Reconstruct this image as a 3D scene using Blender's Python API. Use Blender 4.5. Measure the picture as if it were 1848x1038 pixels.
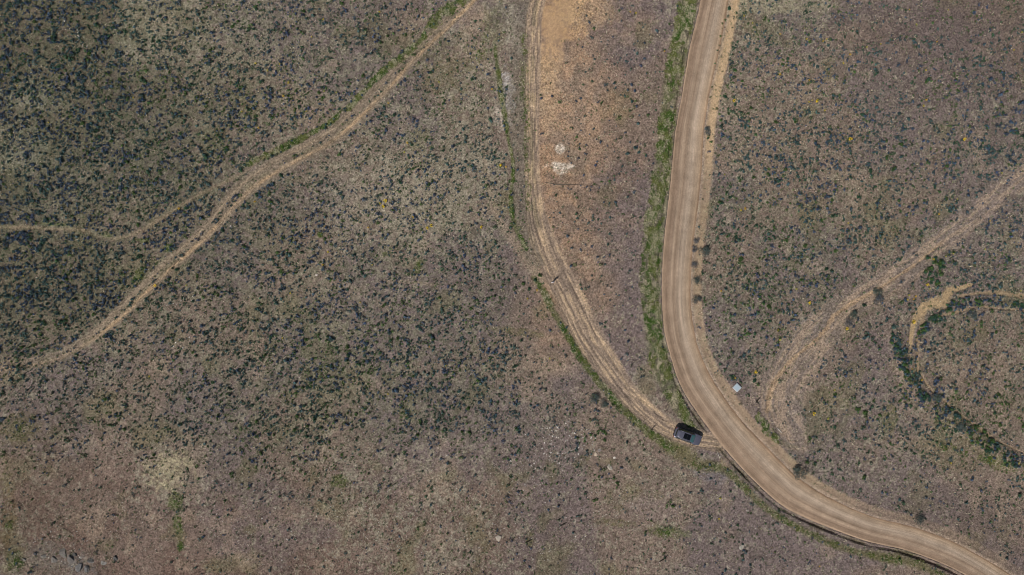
import bpy, math, random
import numpy as np
from mathutils import Vector, Matrix
for o in list(bpy.data.objects): bpy.data.objects.remove(o)
scene = bpy.context.scene
COL = scene.collection
R = math.radians

# ------------------------------------------------------------------ camera, sky, sun, exposure
S = 10.6                       # photo pixels per metre at ground level
H = 116.3                      # height of the camera above the ground
cd = bpy.data.cameras.new('camera'); cam = bpy.data.objects.new('camera', cd); COL.objects.link(cam)
cam.location = (0, 0, H); cam.rotation_euler = (0, 0, 0)
cd.sensor_width = 36; cd.lens = 18.0 * H / (924.0 / S)
cd.clip_start = 0.5; cd.clip_end = 9000
scene.camera = cam
SUN_EL = R(49); SDX, SDY = 0.68, 0.73       # shadows fall towards (SDX, SDY)
n_ = math.hypot(SDX, SDY); SDX /= n_; SDY /= n_
w = bpy.data.worlds.new('World'); scene.world = w; w.use_nodes = True
nt = w.node_tree; bg = nt.nodes['Background']
sky = nt.nodes.new('ShaderNodeTexSky'); sky.sky_type = 'NISHITA'; sky.sun_disc = False
sky.sun_elevation = SUN_EL; sky.sun_rotation = math.atan2(-SDX, -SDY) % (2*math.pi)
nt.links.new(sky.outputs[0], bg.inputs[0]); bg.inputs[1].default_value = 0.05
sl = bpy.data.lights.new('sun', 'SUN'); sl.energy = 4.6; sl.angle = R(0.5); sl.color = (1.0, 0.965, 0.915)
so = bpy.data.objects.new('sun', sl); COL.objects.link(so)
so.rotation_euler = Vector((SDX*math.cos(SUN_EL), SDY*math.cos(SUN_EL), -math.sin(SUN_EL))).to_track_quat('-Z', 'Y').to_euler()
scene.view_settings.view_transform = 'Standard'; scene.view_settings.look = 'None'
scene.view_settings.exposure = -0.55; scene.view_settings.gamma = 1.0
scene.cycles.filter_width = 1.0

# ------------------------------------------------------------------ numbers: noise, splines
def px(x, y): return (x - 924.0)/S, (519.0 - y)/S
def lin(r, g, b):
    f = lambda c: (c/255.0/12.92) if c/255.0 < 0.04045 else ((c/255.0+0.055)/1.055)**2.4
    return np.array([f(r), f(g), f(b)])
_tab = np.random.RandomState(7).rand(256, 256)
def vn(x, y, s=0):
    x = np.asarray(x, float) + s*17.31; y = np.asarray(y, float) + s*9.77
    xi = np.floor(x); yi = np.floor(y); fx = x - xi; fy = y - yi
    fx = fx*fx*(3-2*fx); fy = fy*fy*(3-2*fy)
    a = xi.astype(int) & 255; b = yi.astype(int) & 255; a1 = (a+1) & 255; b1 = (b+1) & 255
    return ((_tab[a, b]*(1-fx)+_tab[a1, b]*fx)*(1-fy) + (_tab[a, b1]*(1-fx)+_tab[a1, b1]*fx)*fy)
def fbm(x, y, o=4, s=0):
    t = 0; a = 1; n = 0
    for i in range(o):
        t = t + a*vn(x*2**i, y*2**i, s+i*3); n += a; a *= 0.55
    return t/n
def sm(a, b, x): t = np.clip((x-a)/(b-a), 0, 1); return t*t*(3-2*t)
def spline(p, k=6):
    p = np.array(p, float); q = np.vstack([2*p[0]-p[1], p, 2*p[-1]-p[-2]]); out = []
    for i in range(1, len(q)-2):
        for t in np.arange(k)/k:
            out.append(0.5*((2*q[i]) + (-q[i-1]+q[i+1])*t + (2*q[i-1]-5*q[i]+4*q[i+1]-q[i+2])*t*t + (-q[i-1]+3*q[i]-3*q[i+1]+q[i+2])*t**3))
    out.append(p[-1]); return np.array(out)
def pd(X, Y, pts, margin=60):
    """signed side distance (px), length along (px), half width there; far points get 1e3"""
    X = np.asarray(X, float); Y = np.asarray(Y, float); sh = X.shape
    X = X.ravel(); Y = Y.ravel()
    d = np.full(X.shape, 1e3); v = np.zeros(X.shape); hw = np.ones(X.shape)
    m = (X > pts[:, 0].min()-margin) & (X < pts[:, 0].max()+margin) & (Y > pts[:, 1].min()-margin) & (Y < pts[:, 1].max()+margin)
    ix = np.where(m)[0]
    if len(ix):
        x = X[ix]; y = Y[ix]; bd = np.full(len(ix), 1e9); bs = np.zeros(len(ix)); bv = np.zeros(len(ix)); bh = np.ones(len(ix)); L = 0
        for a, b in zip(pts[:-1], pts[1:]):
            ex, ey = b[0]-a[0], b[1]-a[1]; l2 = ex*ex+ey*ey; l = math.sqrt(l2)
            t = np.clip(((x-a[0])*ex+(y-a[1])*ey)/l2, 0, 1)
            dx = x-a[0]-t*ex; dy = y-a[1]-t*ey; dd = dx*dx+dy*dy
            k = dd < bd
            bd = np.where(k, dd, bd); bs = np.where(k, np.sign(ex*dy-ey*dx), bs); bv = np.where(k, L+t*l, bv)
            bh = np.where(k, a[2]+t*(b[2]-a[2]), bh); L += l
        d[ix] = np.sqrt(bd)*bs; v[ix] = bv; hw[ix] = bh
    return d.reshape(sh), v.reshape(sh), hw.reshape(sh)

# ------------------------------------------------------------------ where things run (photo pixels)
RL = spline([(1290,-110),(1274,-50),(1262,0),(1251,50),(1239,100),(1229,170),(1218,233),(1212,290),(1206,350),(1198,420),(1194,470),(1193,540),(1198,600),(1208,640),(1224,690),(1250,735),(1282,779),(1329,836),(1390,897),(1430,924),(1498,954),(1565,978),(1626,991),(1700,1018),(1760,1050),(1830,1100),(1900,1160)])
RR = spline([(1341,-110),(1327,-50),(1314,0),(1305,50),(1295,100),(1280,170),(1271,233),(1268,290),(1263,350),(1254,420),(1249,470),(1247,540),(1253,592),(1262,630),(1280,672),(1305,712),(1338,758),(1386,808),(1437,858),(1478,887),(1531,914),(1585,934),(1650,950),(1717,975),(1790,1015),(1860,1060),(1930,1115)])
ROAD = np.hstack([(RL+RR)/2, (np.hypot(*(RL-RR).T)/2)[:, None]])[::2]
T1 = spline([(1010,-90,13),(985,-35,13),(971,0,13),(963,40,13),(962,110,13),(960,236,12),(962,350,14),(975,420,20),(1004,490,22),(1030,540,23),(1058,600,23),(1090,650,22),(1125,700,18),(1163,740,17),(1200,770,16),(1245,788,15),(1296,800,14)], 4)
T2 = spline([(905,-60,9),(848,0,9),(800,45,10),(742,100,12),(700,148,13),(645,203,14),(600,243,14),(545,275,14),(490,305,15),(440,342,15),(405,380,14),(378,412,12),(340,448,12),(305,480,12),(262,522,12),(215,568,11),(180,598,9),(140,625,8),(80,650,9),(-60,672,9)], 3)
T3 = spline([(490,270,5),(455,300,5),(420,322,5),(364,350,5),(303,387,5),(249,421,5),(200,432,5),(152,417,5),(100,413,4),(50,411,5),(0,410,5),(-80,402,5)], 3)
T4 = spline([(1950,235,18),(1848,318,19),(1801,350,20),(1740,400,22),(1690,442,22),(1639,485,23),(1572,528,24),(1531,552,26),(1498,583,32),(1462,620,36),(1432,660,42),(1412,700,44),(1410,745,36),(1430,790,22)], 3)
T4b = spline([(1700,439,2),(1666,466,3),(1639,486,3),(1580,524,3),(1531,551,5),(1500,576,5),(1492,592,5),(1470,616,4),(1440,640,4),(1410,672,5),(1392,705,7),(1385,740,6)], 3)
T5 = [spline(p, 3) for p in (
    [(1752,514,3),(1735,520,4),(1712,524,8),(1700,545,11),(1672,550,10),(1655,568,9),(1643,592,6),(1637,625,2.5),(1634,650,1.5)],
    [(1662,560,8),(1660,585,5),(1653,610,4),(1650,645,3),(1650,668,2)],
    [(1728,536,3),(1750,531,2),(1785,528,4),(1815,530,5),(1848,535,4),(1900,542,4)],
    [(1655,672,1.5),(1666,691,2.2),(1680,707,1.5),(1707,728,3),(1735,752,1.2),(1754,765,3),(1788,789,3.5),(1820,805,1.2),(1900,842,1)],
    [(1690,569,1.5),(1712,566,4),(1735,561,3),(1765,552,1.5),(1790,556,2),(1848,560,1.2)])]
ARC = spline([(1900,868,12),(1848,846,12),(1815,825,12),(1785,805,13),(1755,783,14),(1722,762,15),(1690,742,15),(1662,722,14),(1643,700,10),(1628,668,9),(1618,635,9),(1606,600,8)], 3)
ROW = spline([(1910,555,7),(1848,551,7),(1800,547,8),(1755,546,8),(1720,552,9),(1690,568,8),(1665,590,7),(1655,612,4)], 3)
VERGE = spline([(1252,-60,18),(1243,0,18),(1224,90,18),(1209,160,16),(1202,236,16),(1192,350,17),(1180,420,19),(1176,500,18),(1176,560,17),(1188,640,18),(1208,700,17),(1236,752,11),(1262,780,4)], 4)
DITCH = np.array([(a[0]+n[0], a[1]+n[1], 5.0) for a, n in zip(RL[::2], [(-4.6*math.cos(t), -4.6*math.sin(t)) for t in [math.atan2(*( (RR-RL)[i][::-1])) for i in range(0, len(RL), 2)]])])
SHLD = np.array([(a[0]+10*c, a[1]+10*s_, 9.0) for a, (c, s_) in zip(RR[::2], [((RR-RL)[i]/np.hypot(*(RR-RL)[i])) for i in range(0, len(RR), 2)])])
def G(rows): return np.array([[float(v) for v in r.split(',')] for r in rows])
DENS = G(['9,9,6,6,5,4,3.5,1.2,.3,1,1,4,4,3,2.5,3','9,9,8,7,6,5,3.5,3,.3,1.2,1,5,4,4,4,5','8,8,8,7,4,4,5,4,.5,1.6,1.5,5.5,5,5,5,5.5','8.5,7.5,7,7,7,5,5,3.5,1,2,1,5.5,6,5,4,4.5','9,8.5,6.5,6,6,6.5,5,5,.8,1.4,.7,7,6,3.5,4.5,5','7.5,6,5,6,7.5,8.5,8,7,2,.6,.7,5.5,5,2,5,4',
          '4,5.5,5.5,6,7.5,7.5,7.5,6.5,4.5,3,.5,.8,3,5,5,5','1,1,2.5,3,2.4,2.5,1.5,2,2.6,2,1,1,4,2.2,2,3','1,1.1,.8,1.2,1.2,1.3,1.7,1.6,1.1,.8,1.5,2,1.2,.8,1.2,1.5'])
STRAW = G(['3,3,7,6,4,3,3,5,2,2,3,4,4,2,1,1','4,4,5,5,4,4,4,6,2,1,2,3,3,2,2,2','7,6,5,4,3,4,6,7,2,1,2,3,2,2,2,2','5,5,4,3,3,4,7,5,1,2,3,3,3,3,3,3','3,3,3,3,3,3,3,2,1,2,4,3,3,2,3,3','3,3,2,2,3,4,2,2,1,2,4,3,3,2,3,3',
           '2,2,2,3,3,3,2,2,2,2,4,2,2,3,3,2','4,2,5,3,3,4,4,3,2,2,4,3,3,4,3,1','4,2,1,2,3,4,5,4,3,3,3,2,2,2,1,1'])
BLUE = G(['7,8,7,5,5,4,4,2,2,4,5,4,4,4,3,4','8,7,5,5,5,4,4,4,2,5,3,4,6,5,4,6','7,6,5,5,5,5,5,5,3,5,5,6,6,5,6,7','8,6,6,7,7,6,5,5,3,5,3,3,6,5,5,5','8,9,4,5,5,6,5,5,3,4,3,3,4,4,5,6','5,5,5,5,5,5,6,6,3,4,3,3,4,5,6,4',
          '5,4,4,4,5,5,5,5,5,3,3,2,3,4,6,3','3,3,2,4,3,3,2,3,4,2,2,2,2,3,3,4','3,3,2,3,3,3,2,3,3,3,3,4,2,3,4,4'])
def grid(g, X, Y):
    h_, w_ = g.shape; wx = 46*(fbm(np.asarray(X)/70.0, np.asarray(Y)/70.0, 3, 63)-.5)*2; wy = 46*(fbm(np.asarray(X)/70.0+5, np.asarray(Y)/70.0, 3, 64)-.5)*2; X = X+wx; Y = Y+wy
    gx = np.clip(np.asarray(X)/1848.0*w_-0.5, 0, w_-1.001); gy = np.clip(np.asarray(Y)/1038.0*h_-0.5, 0, h_-1.001)
    i = gx.astype(int); j = gy.astype(int); fx = gx-i; fy = gy-j; fx = fx*fx*(3-2*fx); fy = fy*fy*(3-2*fy)
    return (g[j, i]*(1-fx)+g[j, i+1]*fx)*(1-fy)+(g[j+1, i]*(1-fx)+g[j+1, i+1]*fx)*fy
def blob(X, Y, cx, cy, rx, ry, ang=0, rough=0.35):
    c, s = math.cos(R(ang)), math.sin(R(ang)); dx = X-cx; dy = Y-cy
    u = (dx*c+dy*s)/rx; v = (-dx*s+dy*c)/ry
    r = np.sqrt(u*u+v*v) + rough*2*(fbm(X/9.0, Y/9.0, 3, 5)-0.5)
    return 1-sm(0.6, 1.15, r)

# ------------------------------------------------------------------ the lie of the land
def land(X, Y):
    """smooth terrain, world metres in and out"""
    x = X/38.0+3; y = Y/38.0+5
    near = 1/(1+(np.hypot(X, Y)/420.0)**2)
    return 1.6*(fbm(x, y, 2, 2)-0.5)*2*near + 26*(fbm(X/520.0+9, Y/520.0, 3, 4)-0.5)*(1-near)
def relief(X, Y, full=False):
    PX = X*S+924; PY = 519-Y*S
    z = land(X, Y)
    ins = (np.abs(PX-924) < 1100) & (np.abs(PY-519) < 700)
    z = z + 0.05*(fbm(X*1.1, Y*1.1, 3, 8)-0.5)*2*ins
    dr, vr, hr = pd(PX, PY, ROAD); ar = np.abs(dr)-hr
    road = 1-sm(-4, 0, ar)
    dd, vd, hd = pd(PX, PY, DITCH)
    cross = np.exp(-((PX-1288)**2+(PY-795)**2)/900.0)      # the access crosses the ditch here
    dep = (0.30+0.28*sm(600, 760, PY))*(1-cross)
    z = z - .7*dep*(1-sm(0, 4.2, np.abs(dd)))*(.55+.9*vn(vd/28.0, 0*vd, 9))
    z = z + 0.10*np.exp(-((dr-hr-1.0)/2.2)**2)*(1-cross)      # windrow on the left edge
    z = z + 0.08*np.exp(-((dr+hr+3.0)/3.5)**2)
    d1, v1, h1 = pd(PX, PY, T1); a1 = np.abs(d1)/h1
    w1 = 1-sm(0.9, 1.25, a1)
    wob = 1.6*(vn(v1/26.0, 0*v1, 3)-0.5)
    rut = 0
    for c, dp, wd in ((-0.62, .11, 2.0), (-0.2, .05, 1.8), (0.22, .12, 2.0), (0.58, .08, 1.7), (0.88, .06, 1.4)):
        rut = rut + dp*np.exp(-(((d1-wob)-c*h1)/wd)**2)*(0.35+0.9*vn(v1/40.0, 0*v1+c*9, 6))
    z = z - rut*w1 - 0.05*w1
    d2, v2, h2 = pd(PX, PY, T2); w2 = (1-sm(0.9, 1.4, np.abs(d2)/h2))*(.36+.64*sm(60, 230, PX))
    for c, dp in ((-0.6, .08), (0.62, .11)):
        z = z - dp*w2*np.exp(-((d2-c*h2)/2.2)**2)
    d3, v3, h3 = pd(PX, PY, T3); z = z - .10*np.exp(-(d3/4.0)**2)
    d4, v4, h4 = pd(PX, PY, T4); z = z - .25*(1-sm(0.3, 1.2, np.abs(d4)/h4)) - 0.09*fbm(v4/30.0, d4/4.0, 3, 6)*(1-sm(.9, 1.2, np.abs(d4)/h4))
    d5, v5, h5 = pd(PX, PY, T4b); z = z - .22*np.exp(-(d5/3.2)**2)
    for p in T5:
        d6, v6, h6 = pd(PX, PY, p); z = z - .10*(1-sm(.7, 1.3, np.abs(d6)/h6))
    da, va, ha = pd(PX, PY, ARC); z = z + .35*np.exp(-(da/14.0)**2)
    z = z*(1-road) + (land(X, Y)-0.12)*road
    if full: return z, dict(PX=PX, PY=PY, dr=dr, hr=hr, ar=ar, road=road, d1=d1, v1=v1, h1=h1, w1=w1, d2=d2, v2=v2, h2=h2, w2=w2, d3=d3, v3=v3, h3=h3, d4=d4, v4=v4, h4=h4, d5=d5, h5=h5, v5=v5, rut=rut, cross=cross)
    return z

# ------------------------------------------------------------------ materials
def mat(name, rough=0.85, spec=0.2, metal=0.0, coat=0.0):
    m = bpy.data.materials.new(name); m.use_nodes = True
    b = m.node_tree.nodes['Principled BSDF']
    b.inputs['Roughness'].default_value = rough; b.inputs['Specular IOR Level'].default_value = spec
    b.inputs['Metallic'].default_value = metal; b.inputs['Coat Weight'].default_value = coat
    return m, m.node_tree, b
def node(nt, t, **kw):
    n = nt.nodes.new(t)
    for k, v in kw.items():
        if k.startswith('i_'): n.inputs[k[2:].replace('_', ' ')].default_value = v
        else: setattr(n, k, v)
    return n
def mul(nt, a, b, mode='MULTIPLY', fac=1.0):
    n = nt.nodes.new('ShaderNodeMix'); n.data_type = 'RGBA'; n.blend_type = mode; n.inputs[0].default_value = fac
    for s, i in ((a, 6), (b, 7)):
        if hasattr(s, 'links'): nt.links.new(s, n.inputs[i])
        else: n.inputs[i].default_value = s
    return n
def simple(name, col, rough=0.6, spec=0.4, metal=0.0, coat=0.0, var=0.12, scale=8.0, bump=0.0):
    m, nt, b = mat(name, rough, spec, metal, coat)
    tc = node(nt, 'ShaderNodeTexCoord'); no = node(nt, 'ShaderNodeTexNoise', i_Scale=scale, i_Detail=5.0)
    nt.links.new(tc.outputs['Object'], no.inputs['Vector'])
    r = node(nt, 'ShaderNodeMapRange', i_To_Min=1-var, i_To_Max=1+var); nt.links.new(no.outputs['Fac'], r.inputs['Value'])
    r.inputs['From Min'].default_value = .3; r.inputs['From Max'].default_value = .7
    mm = mul(nt, (*col, 1), r.outputs[0]); nt.links.new(mm.outputs[2], b.inputs['Base Color'])
    if bump:
        bp = node(nt, 'ShaderNodeBump', i_Strength=bump, i_Distance=0.03); nt.links.new(no.outputs['Fac'], bp.inputs['Height']); nt.links.new(bp.outputs[0], b.inputs['Normal'])
    return m
def plant_mat(name, rough=0.75, spec=0.25):
    m, nt, b = mat(name, rough, spec)
    at = node(nt, 'ShaderNodeAttribute', attribute_name='tint'); oi = node(nt, 'ShaderNodeObjectInfo')
    mm = mul(nt, at.outputs['Color'], oi.outputs['Color']); nt.links.new(mm.outputs[2], b.inputs['Base Color'])
    return m
def ground_mat():
    m, nt, b = mat('soil', 0.95, 0.1)
    at = node(nt, 'ShaderNodeAttribute', attribute_name='albedo')
    gr = node(nt, 'ShaderNodeAttribute', attribute_name='grain')
    tc = node(nt, 'ShaderNodeTexCoord')
    def noise(scale, detail, rough=.6, dist=0.0):
        n = node(nt, 'ShaderNodeTexNoise', i_Scale=scale, i_Detail=detail, i_Roughness=rough, i_Distortion=dist); nt.links.new(tc.outputs['Object'], n.inputs['Vector']); return n
    n1 = noise(3.2, 4, .7, .4); n2 = noise(9.0, 3, .65, .6); n3 = noise(0.9, 5, .6, .3)
    def rng(src, lo, hi, a, c):
        r = node(nt, 'ShaderNodeMapRange', i_To_Min=a, i_To_Max=c); r.inputs['From Min'].default_value = lo; r.inputs['From Max'].default_value = hi
        nt.links.new(src, r.inputs['Value']); return r.outputs[0]
    f1 = rng(n1.outputs['Fac'], .34, .66, .44, 1.56); f2 = rng(n2.outputs['Fac'], .34, .66, .58, 1.42); f3 = rng(n3.outputs['Fac'], .3, .7, .84, 1.16)
    k = node(nt, 'ShaderNodeMath', operation='MULTIPLY'); nt.links.new(f1, k.inputs[0]); nt.links.new(f2, k.inputs[1])
    k2 = node(nt, 'ShaderNodeMath', operation='MULTIPLY'); nt.links.new(k.outputs[0], k2.inputs[0]); nt.links.new(f3, k2.inputs[1])
    one = node(nt, 'ShaderNodeMix'); one.data_type = 'FLOAT'; one.inputs[2].default_value = 1.0
    nt.links.new(gr.outputs['Fac'], one.inputs[0]); nt.links.new(k2.outputs[0], one.inputs[3])
    c = mul(nt, at.outputs['Color'], one.outputs[0])
    # bits of dry litter and gravel: small pale and dark flecks
    vo = node(nt, 'ShaderNodeTexVoronoi', i_Scale=3.6, i_Randomness=1.0); nt.links.new(tc.outputs['Object'], vo.inputs['Vector'])
    sz = rng(vo.outputs['Distance'], .12, .26, 1, 0)
    sep = node(nt, 'ShaderNodeSeparateColor'); nt.links.new(vo.outputs['Color'], sep.inputs[0])
    pale = rng(sep.outputs[0], .80, .86, 0, .75); dark = rng(sep.outputs[1], .74, .80, 0, .75)
    for f, colr in ((pale, (.50, .43, .33, 1)), (dark, (.075, .062, .05, 1))):
        mm = node(nt, 'ShaderNodeMath', operation='MULTIPLY'); nt.links.new(sz, mm.inputs[0]); nt.links.new(f, mm.inputs[1])
        m3 = node(nt, 'ShaderNodeMath', operation='MULTIPLY'); nt.links.new(mm.outputs[0], m3.inputs[0]); nt.links.new(gr.outputs['Fac'], m3.inputs[1])
        x = mul(nt, c.outputs[2], colr, 'MIX'); nt.links.new(m3.outputs[0], x.inputs[0]); c = x
    nt.links.new(c.outputs[2], b.inputs['Base Color'])
    bp = node(nt, 'ShaderNodeBump', i_Strength=.55, i_Distance=.09); nt.links.new(n1.outputs['Fac'], bp.inputs['Height']); nt.links.new(bp.outputs[0], b.inputs['Normal'])
    return m
M_GROUND = ground_mat()
M_PLANT = plant_mat('leaves'); M_GRASS = plant_mat('grass_blades', .8, .15); M_PETAL = plant_mat('petals', .6, .3)

# ------------------------------------------------------------------ mesh helpers
def mesh_np(name, V, F, m, tint=None, smooth=False, parent=None, link=True):
    """V (n,3), F (k,3|4) -> object"""
    me = bpy.data.meshes.new(name); V = np.ascontiguousarray(V, dtype=np.float32); F = np.ascontiguousarray(F, dtype=np.int32)
    k = F.shape[1]
    me.vertices.add(len(V)); me.vertices.foreach_set('co', V.ravel())
    me.loops.add(F.size); me.loops.foreach_set('vertex_index', F.ravel())
    me.polygons.add(len(F)); me.polygons.foreach_set('loop_start', np.arange(len(F), dtype=np.int32)*k)
    me.update(calc_edges=True); me.polygons.foreach_set('use_smooth', np.full(len(F), smooth))
    if tint is not None:
        a = me.color_attributes.new('tint', 'FLOAT_COLOR', 'POINT'); c = np.ones((len(V), 4), np.float32); c[:, :3] = tint; a.data.foreach_set('color', c.ravel())
    me.materials.append(m)
    if not link: return me
    o = bpy.data.objects.new(name, me); COL.objects.link(o)
    if parent: o.parent = parent
    return o
def tag(o, label=None, cat=None, group=None, kind=None):
    if label: o['label'] = label
    if cat: o['category'] = cat
    if group: o['group'] = group
    if kind: o['kind'] = kind
    return o
def empty(name, loc, rz=0, label=None, cat=None, group=None):
    o = bpy.data.objects.new(name, None); COL.objects.link(o); o.location = loc; o.rotation_euler = (0, 0, rz); o.empty_display_size = .3
    return tag(o, label, cat, group)
class MB:
    def __init__(s): s.v = []; s.f = []
    def add(s, v, f): n = len(s.v); s.v += [tuple(p) for p in v]; s.f += [tuple(i+n for i in q) for q in f]; return s
    def box(s, c, d, rz=0, tilt=None):
        M = Matrix.Rotation(rz, 3, 'Z')
        if tilt: M = M @ tilt
        P = [Vector(c)+M @ Vector((x*d[0]/2, y*d[1]/2, z*d[2]/2)) for x in (-1, 1) for y in (-1, 1) for z in (-1, 1)]
        return s.add(P, [(0,1,3,2),(4,6,7,5),(0,4,5,1),(2,3,7,6),(0,2,6,4),(1,5,7,3)])
    def rings(s, rr, cap=True):
        n = len(rr[0]); b = len(s.v); s.v += [tuple(p) for r in rr for p in r]
        for i in range(len(rr)-1):
            for j in range(n): k = (j+1) % n; s.f.append((b+i*n+j, b+i*n+k, b+(i+1)*n+k, b+(i+1)*n+j))
        if cap: s.f.append(tuple(b+j for j in range(n))[::-1]); s.f.append(tuple(b+(len(rr)-1)*n+j for j in range(n)))
        return s
    def tube(s, pts, rad, n=8):
        rr = []; pts = [Vector(p) for p in pts]
        if not hasattr(rad, '__len__'): rad = [rad]*len(pts)
        for i, p in enumerate(pts):
            d = (pts[min(i+1, len(pts)-1)]-pts[max(i-1, 0)]).normalized(); q = d.to_track_quat('Z', 'Y')
            rr.append([p+q @ Vector((rad[i]*math.cos(a), rad[i]*math.sin(a), 0)) for a in [2*math.pi*j/n for j in range(n)]])
        return s.rings(rr)
    def disc(s, c, axis_y, r, w, n=24):     # wheel-like cylinder along Y
        return s.rings([[(c[0]+q*r*math.cos(a), c[1]+t, c[2]+q*r*math.sin(a)) for a in [2*math.pi*j/n for j in range(n)]] for t, q in ((-w/2, .9), (-w*.4, 1), (w*.4, 1), (w/2, .9))])
    def build(s, name, m, parent=None, smooth=False, bevel=0, sub=0):
        me = bpy.data.meshes.new(name); me.from_pydata(s.v, [], s.f); me.materials.append(m); me.validate()
        if smooth: me.polygons.foreach_set('use_smooth', [True]*len(me.polygons))
        o = bpy.data.objects.new(name, me); COL.objects.link(o)
        if parent: o.parent = parent
        if bevel: b = o.modifiers.new('bevel', 'BEVEL'); b.width = bevel; b.segments = 2
        if sub: b = o.modifiers.new('sub', 'SUBSURF'); b.levels = sub; b.render_levels = sub
        return o

# ------------------------------------------------------------------ ground sheet, split where the tracks run
def axis(h, step):
    i = np.arange(-h, h+1e-6, step); o = [h]; d = 0.6
    while o[-1] < 3500: o.append(o[-1]+d); d *= 1.35
    o = np.array(o[1:]); return np.concatenate([-o[::-1], i, o])
gx = axis(99.0, 0.2); gy = axis(60.0, 0.2)
GX, GY = np.meshgrid(gx, gy, indexing='xy')
GZ, A = relief(GX, GY, True)
PX, PY = A['PX'], A['PY']
def mixc(c, col, m): return c*(1-m[..., None]) + np.asarray(col)*m[..., None]
brown = lin(131, 114, 103); mauve = lin(121, 107, 103); straw = lin(158, 150, 131); tan = lin(194, 165, 131); tan2 = lin(170, 149, 128)
green = lin(88, 96, 58); moss = lin(110, 106, 70); palew = lin(215, 200, 182); grey = lin(140, 134, 130); dark = lin(96, 86, 78)
n1 = fbm(PX/150.0, PY/150.0, 4, 1); n2 = fbm(PX/24.0, PY/24.0, 3, 11); n3 = fbm(PX/7.0, PY/7.0, 3, 21)
C = brown*np.ones(PX.shape+(3,)); C = mixc(C, mauve, sm(.42, .58, n1)); C = mixc(C, lin(112,91,81), .8*sm(760, 960, PY)*(1-sm(500, 1300, PX))*(.4+.6*sm(.4,.6,fbm(PX/70.0, PY/70.0, 3, 17))))  # red-brown lower-left soil, with some edge darkening painted in
st = grid(STRAW, PX, PY)/9.0
C = mixc(C, straw, np.clip(sm(.64-.42*st, .80-.33*st, n2*.22+n3*.35+fbm(PX/3.2, PY/3.2, 2, 25)*.43)*.72, 0, 1))
C = mixc(C, moss, sm(.60, .76, fbm(PX/60.0, PY/60.0, 4, 31))*.40)
C = mixc(C, dark, sm(.62, .8, fbm(PX/34.0, PY/34.0, 3, 41))*.30)
C = mixc(C, tan2, sm(.62, .78, fbm(PX/45.0, PY/45.0, 3, 51))*.30)
dn_ = grid(DENS, PX, PY)/9; ul = np.clip(1.15-np.hypot(PX/760.0, (PY-150)/520.0), 0, 1); C = mixc(C, lin(112,112,90), np.clip(dn_*.9-.15+ul*.3, 0, 1)*sm(.36,.58,.5*n3+.5*fbm(PX/4.0,PY/4.0,2,27))*.8); C = mixc(C, lin(84,82,66), np.clip(sm(.62, 1.0, dn_)*.55*sm(.2,.7,ul+.3), 0, 1)); an = fbm(PX*.28+PY*.05, PY*.09-PX*.02, 3, 57); C = C*(1+.45*(an-.5))[..., None]  # olive and dark litter under dense scrub; upper-left corner darkening painted in too
# warm bare strip right of the rutted track
wt = np.clip(sm(948, 985, PX)*(1-sm(1060, 1200, PX+90*(fbm(PX/40.0, PY/40.0, 3, 66)-.5)*2))*(1-sm(560, 700, PY)), 0, 1)
wt = wt*(1-sm(1000, 1130, PX+80*(n1-.5)*2)*.6)
C = mixc(C, lin(182,147,117), wt*(.32+.46*sm(.4, .62, n2))*(1-.45*sm(330, 480, PY))); C = mixc(C, lin(120,106,94), wt*sm(.50, .62, fbm(PX/14.0, PY/14.0, 4, 61))*.5*sm(980, 1020, PX))
FINE = sm(.40, .60, fbm(PX/3.4, PY/3.4, 2, 29))
def B(col, s, *a, **k):
    global C
    C = mixc(C, col, blob(PX, PY, *a, **k)*s*(.45+.75*FINE))
B(lin(192,157,118), .9, 1016, 28, 50, 55, 8, rough=.7); B(lin(194,160,124), .9, 994, 95, 22, 95, 5, rough=.7); B(tan, .5, 990, 175, 22, 70, 0); B(tan, .4, 1055, 20, 60, 40, 0); B(tan2, .3, 1035, 200, 60, 120, 0, rough=.7)
B(tan2, .6, 855, 35, 34, 26, -35); B(palew, 1.0, 1012, 302, 24, 11, 8, rough=.8); B(palew, .9, 1010, 268, 14, 8, 35, rough=.8); B(green*1.1, .4, 900, 50, 28, 55, 10, rough=.9); B(green*1.1, .45, 946, 150, 9, 75, 0, rough=.9); B(lin(176,166,150), .5, 925, 60, 20, 50, 0, rough=1.0); B(moss, .4, 800, 120, 50, 60, 0, rough=1.0); B(palew*.85, .5, 905, 215, 14, 24, 0, rough=.9); B(lin(108,95,90), .6, 1740, 60, 230, 130, 0, rough=1.2); B(lin(108,95,90), .5, 1700, 940, 200, 60, 20, rough=1.2); B(lin(104,86,74), .45, 60, 900, 110, 160, 0, rough=1.2); B(lin(165,157,150), .9, 917, 168, 13, 46, -4, rough=.7)  # wide dark corner blobs: mauve and brown soil with edge darkening painted in
B(lin(180,168,136), .65, 308, 850, 46, 36, 0, rough=.8); B(lin(150,147,126), .35, 265, 60, 50, 60, 0, rough=1.1); B(lin(140,140,122), .35, 40, 270, 60, 50, 0, rough=.8); B(lin(150,150,130), .4, 60, 180, 60, 30, 0, rough=.8)
B(lin(172,160,142), .35, 660, 350, 90, 80, 0, rough=1.2); B(lin(180,172,140), .4, 1395, 15, 130, 18, 0)
B(moss*.8, .5, 35, 775, 42, 32, -20); B(moss, .4, 15, 870, 14, 30, 0); B(lin(96,82,54), .5, 18, 930, 16, 70, 5); B(green, .7, 18, 948, 7, 8, 0); B(green*.9, .5, 30, 1010, 18, 26, 0)
B(tan2, .4, 160, 950, 34, 26, 40); B(lin(118,112,104), .5, 95, 1005, 60, 30, 10, rough=.8); B(lin(115,110,106), .5, 145, 1025, 32, 22, 20, rough=.8); B(lin(122,116,118), .6, 1285, 855, 45, 16, 8, rough=.5)
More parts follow.
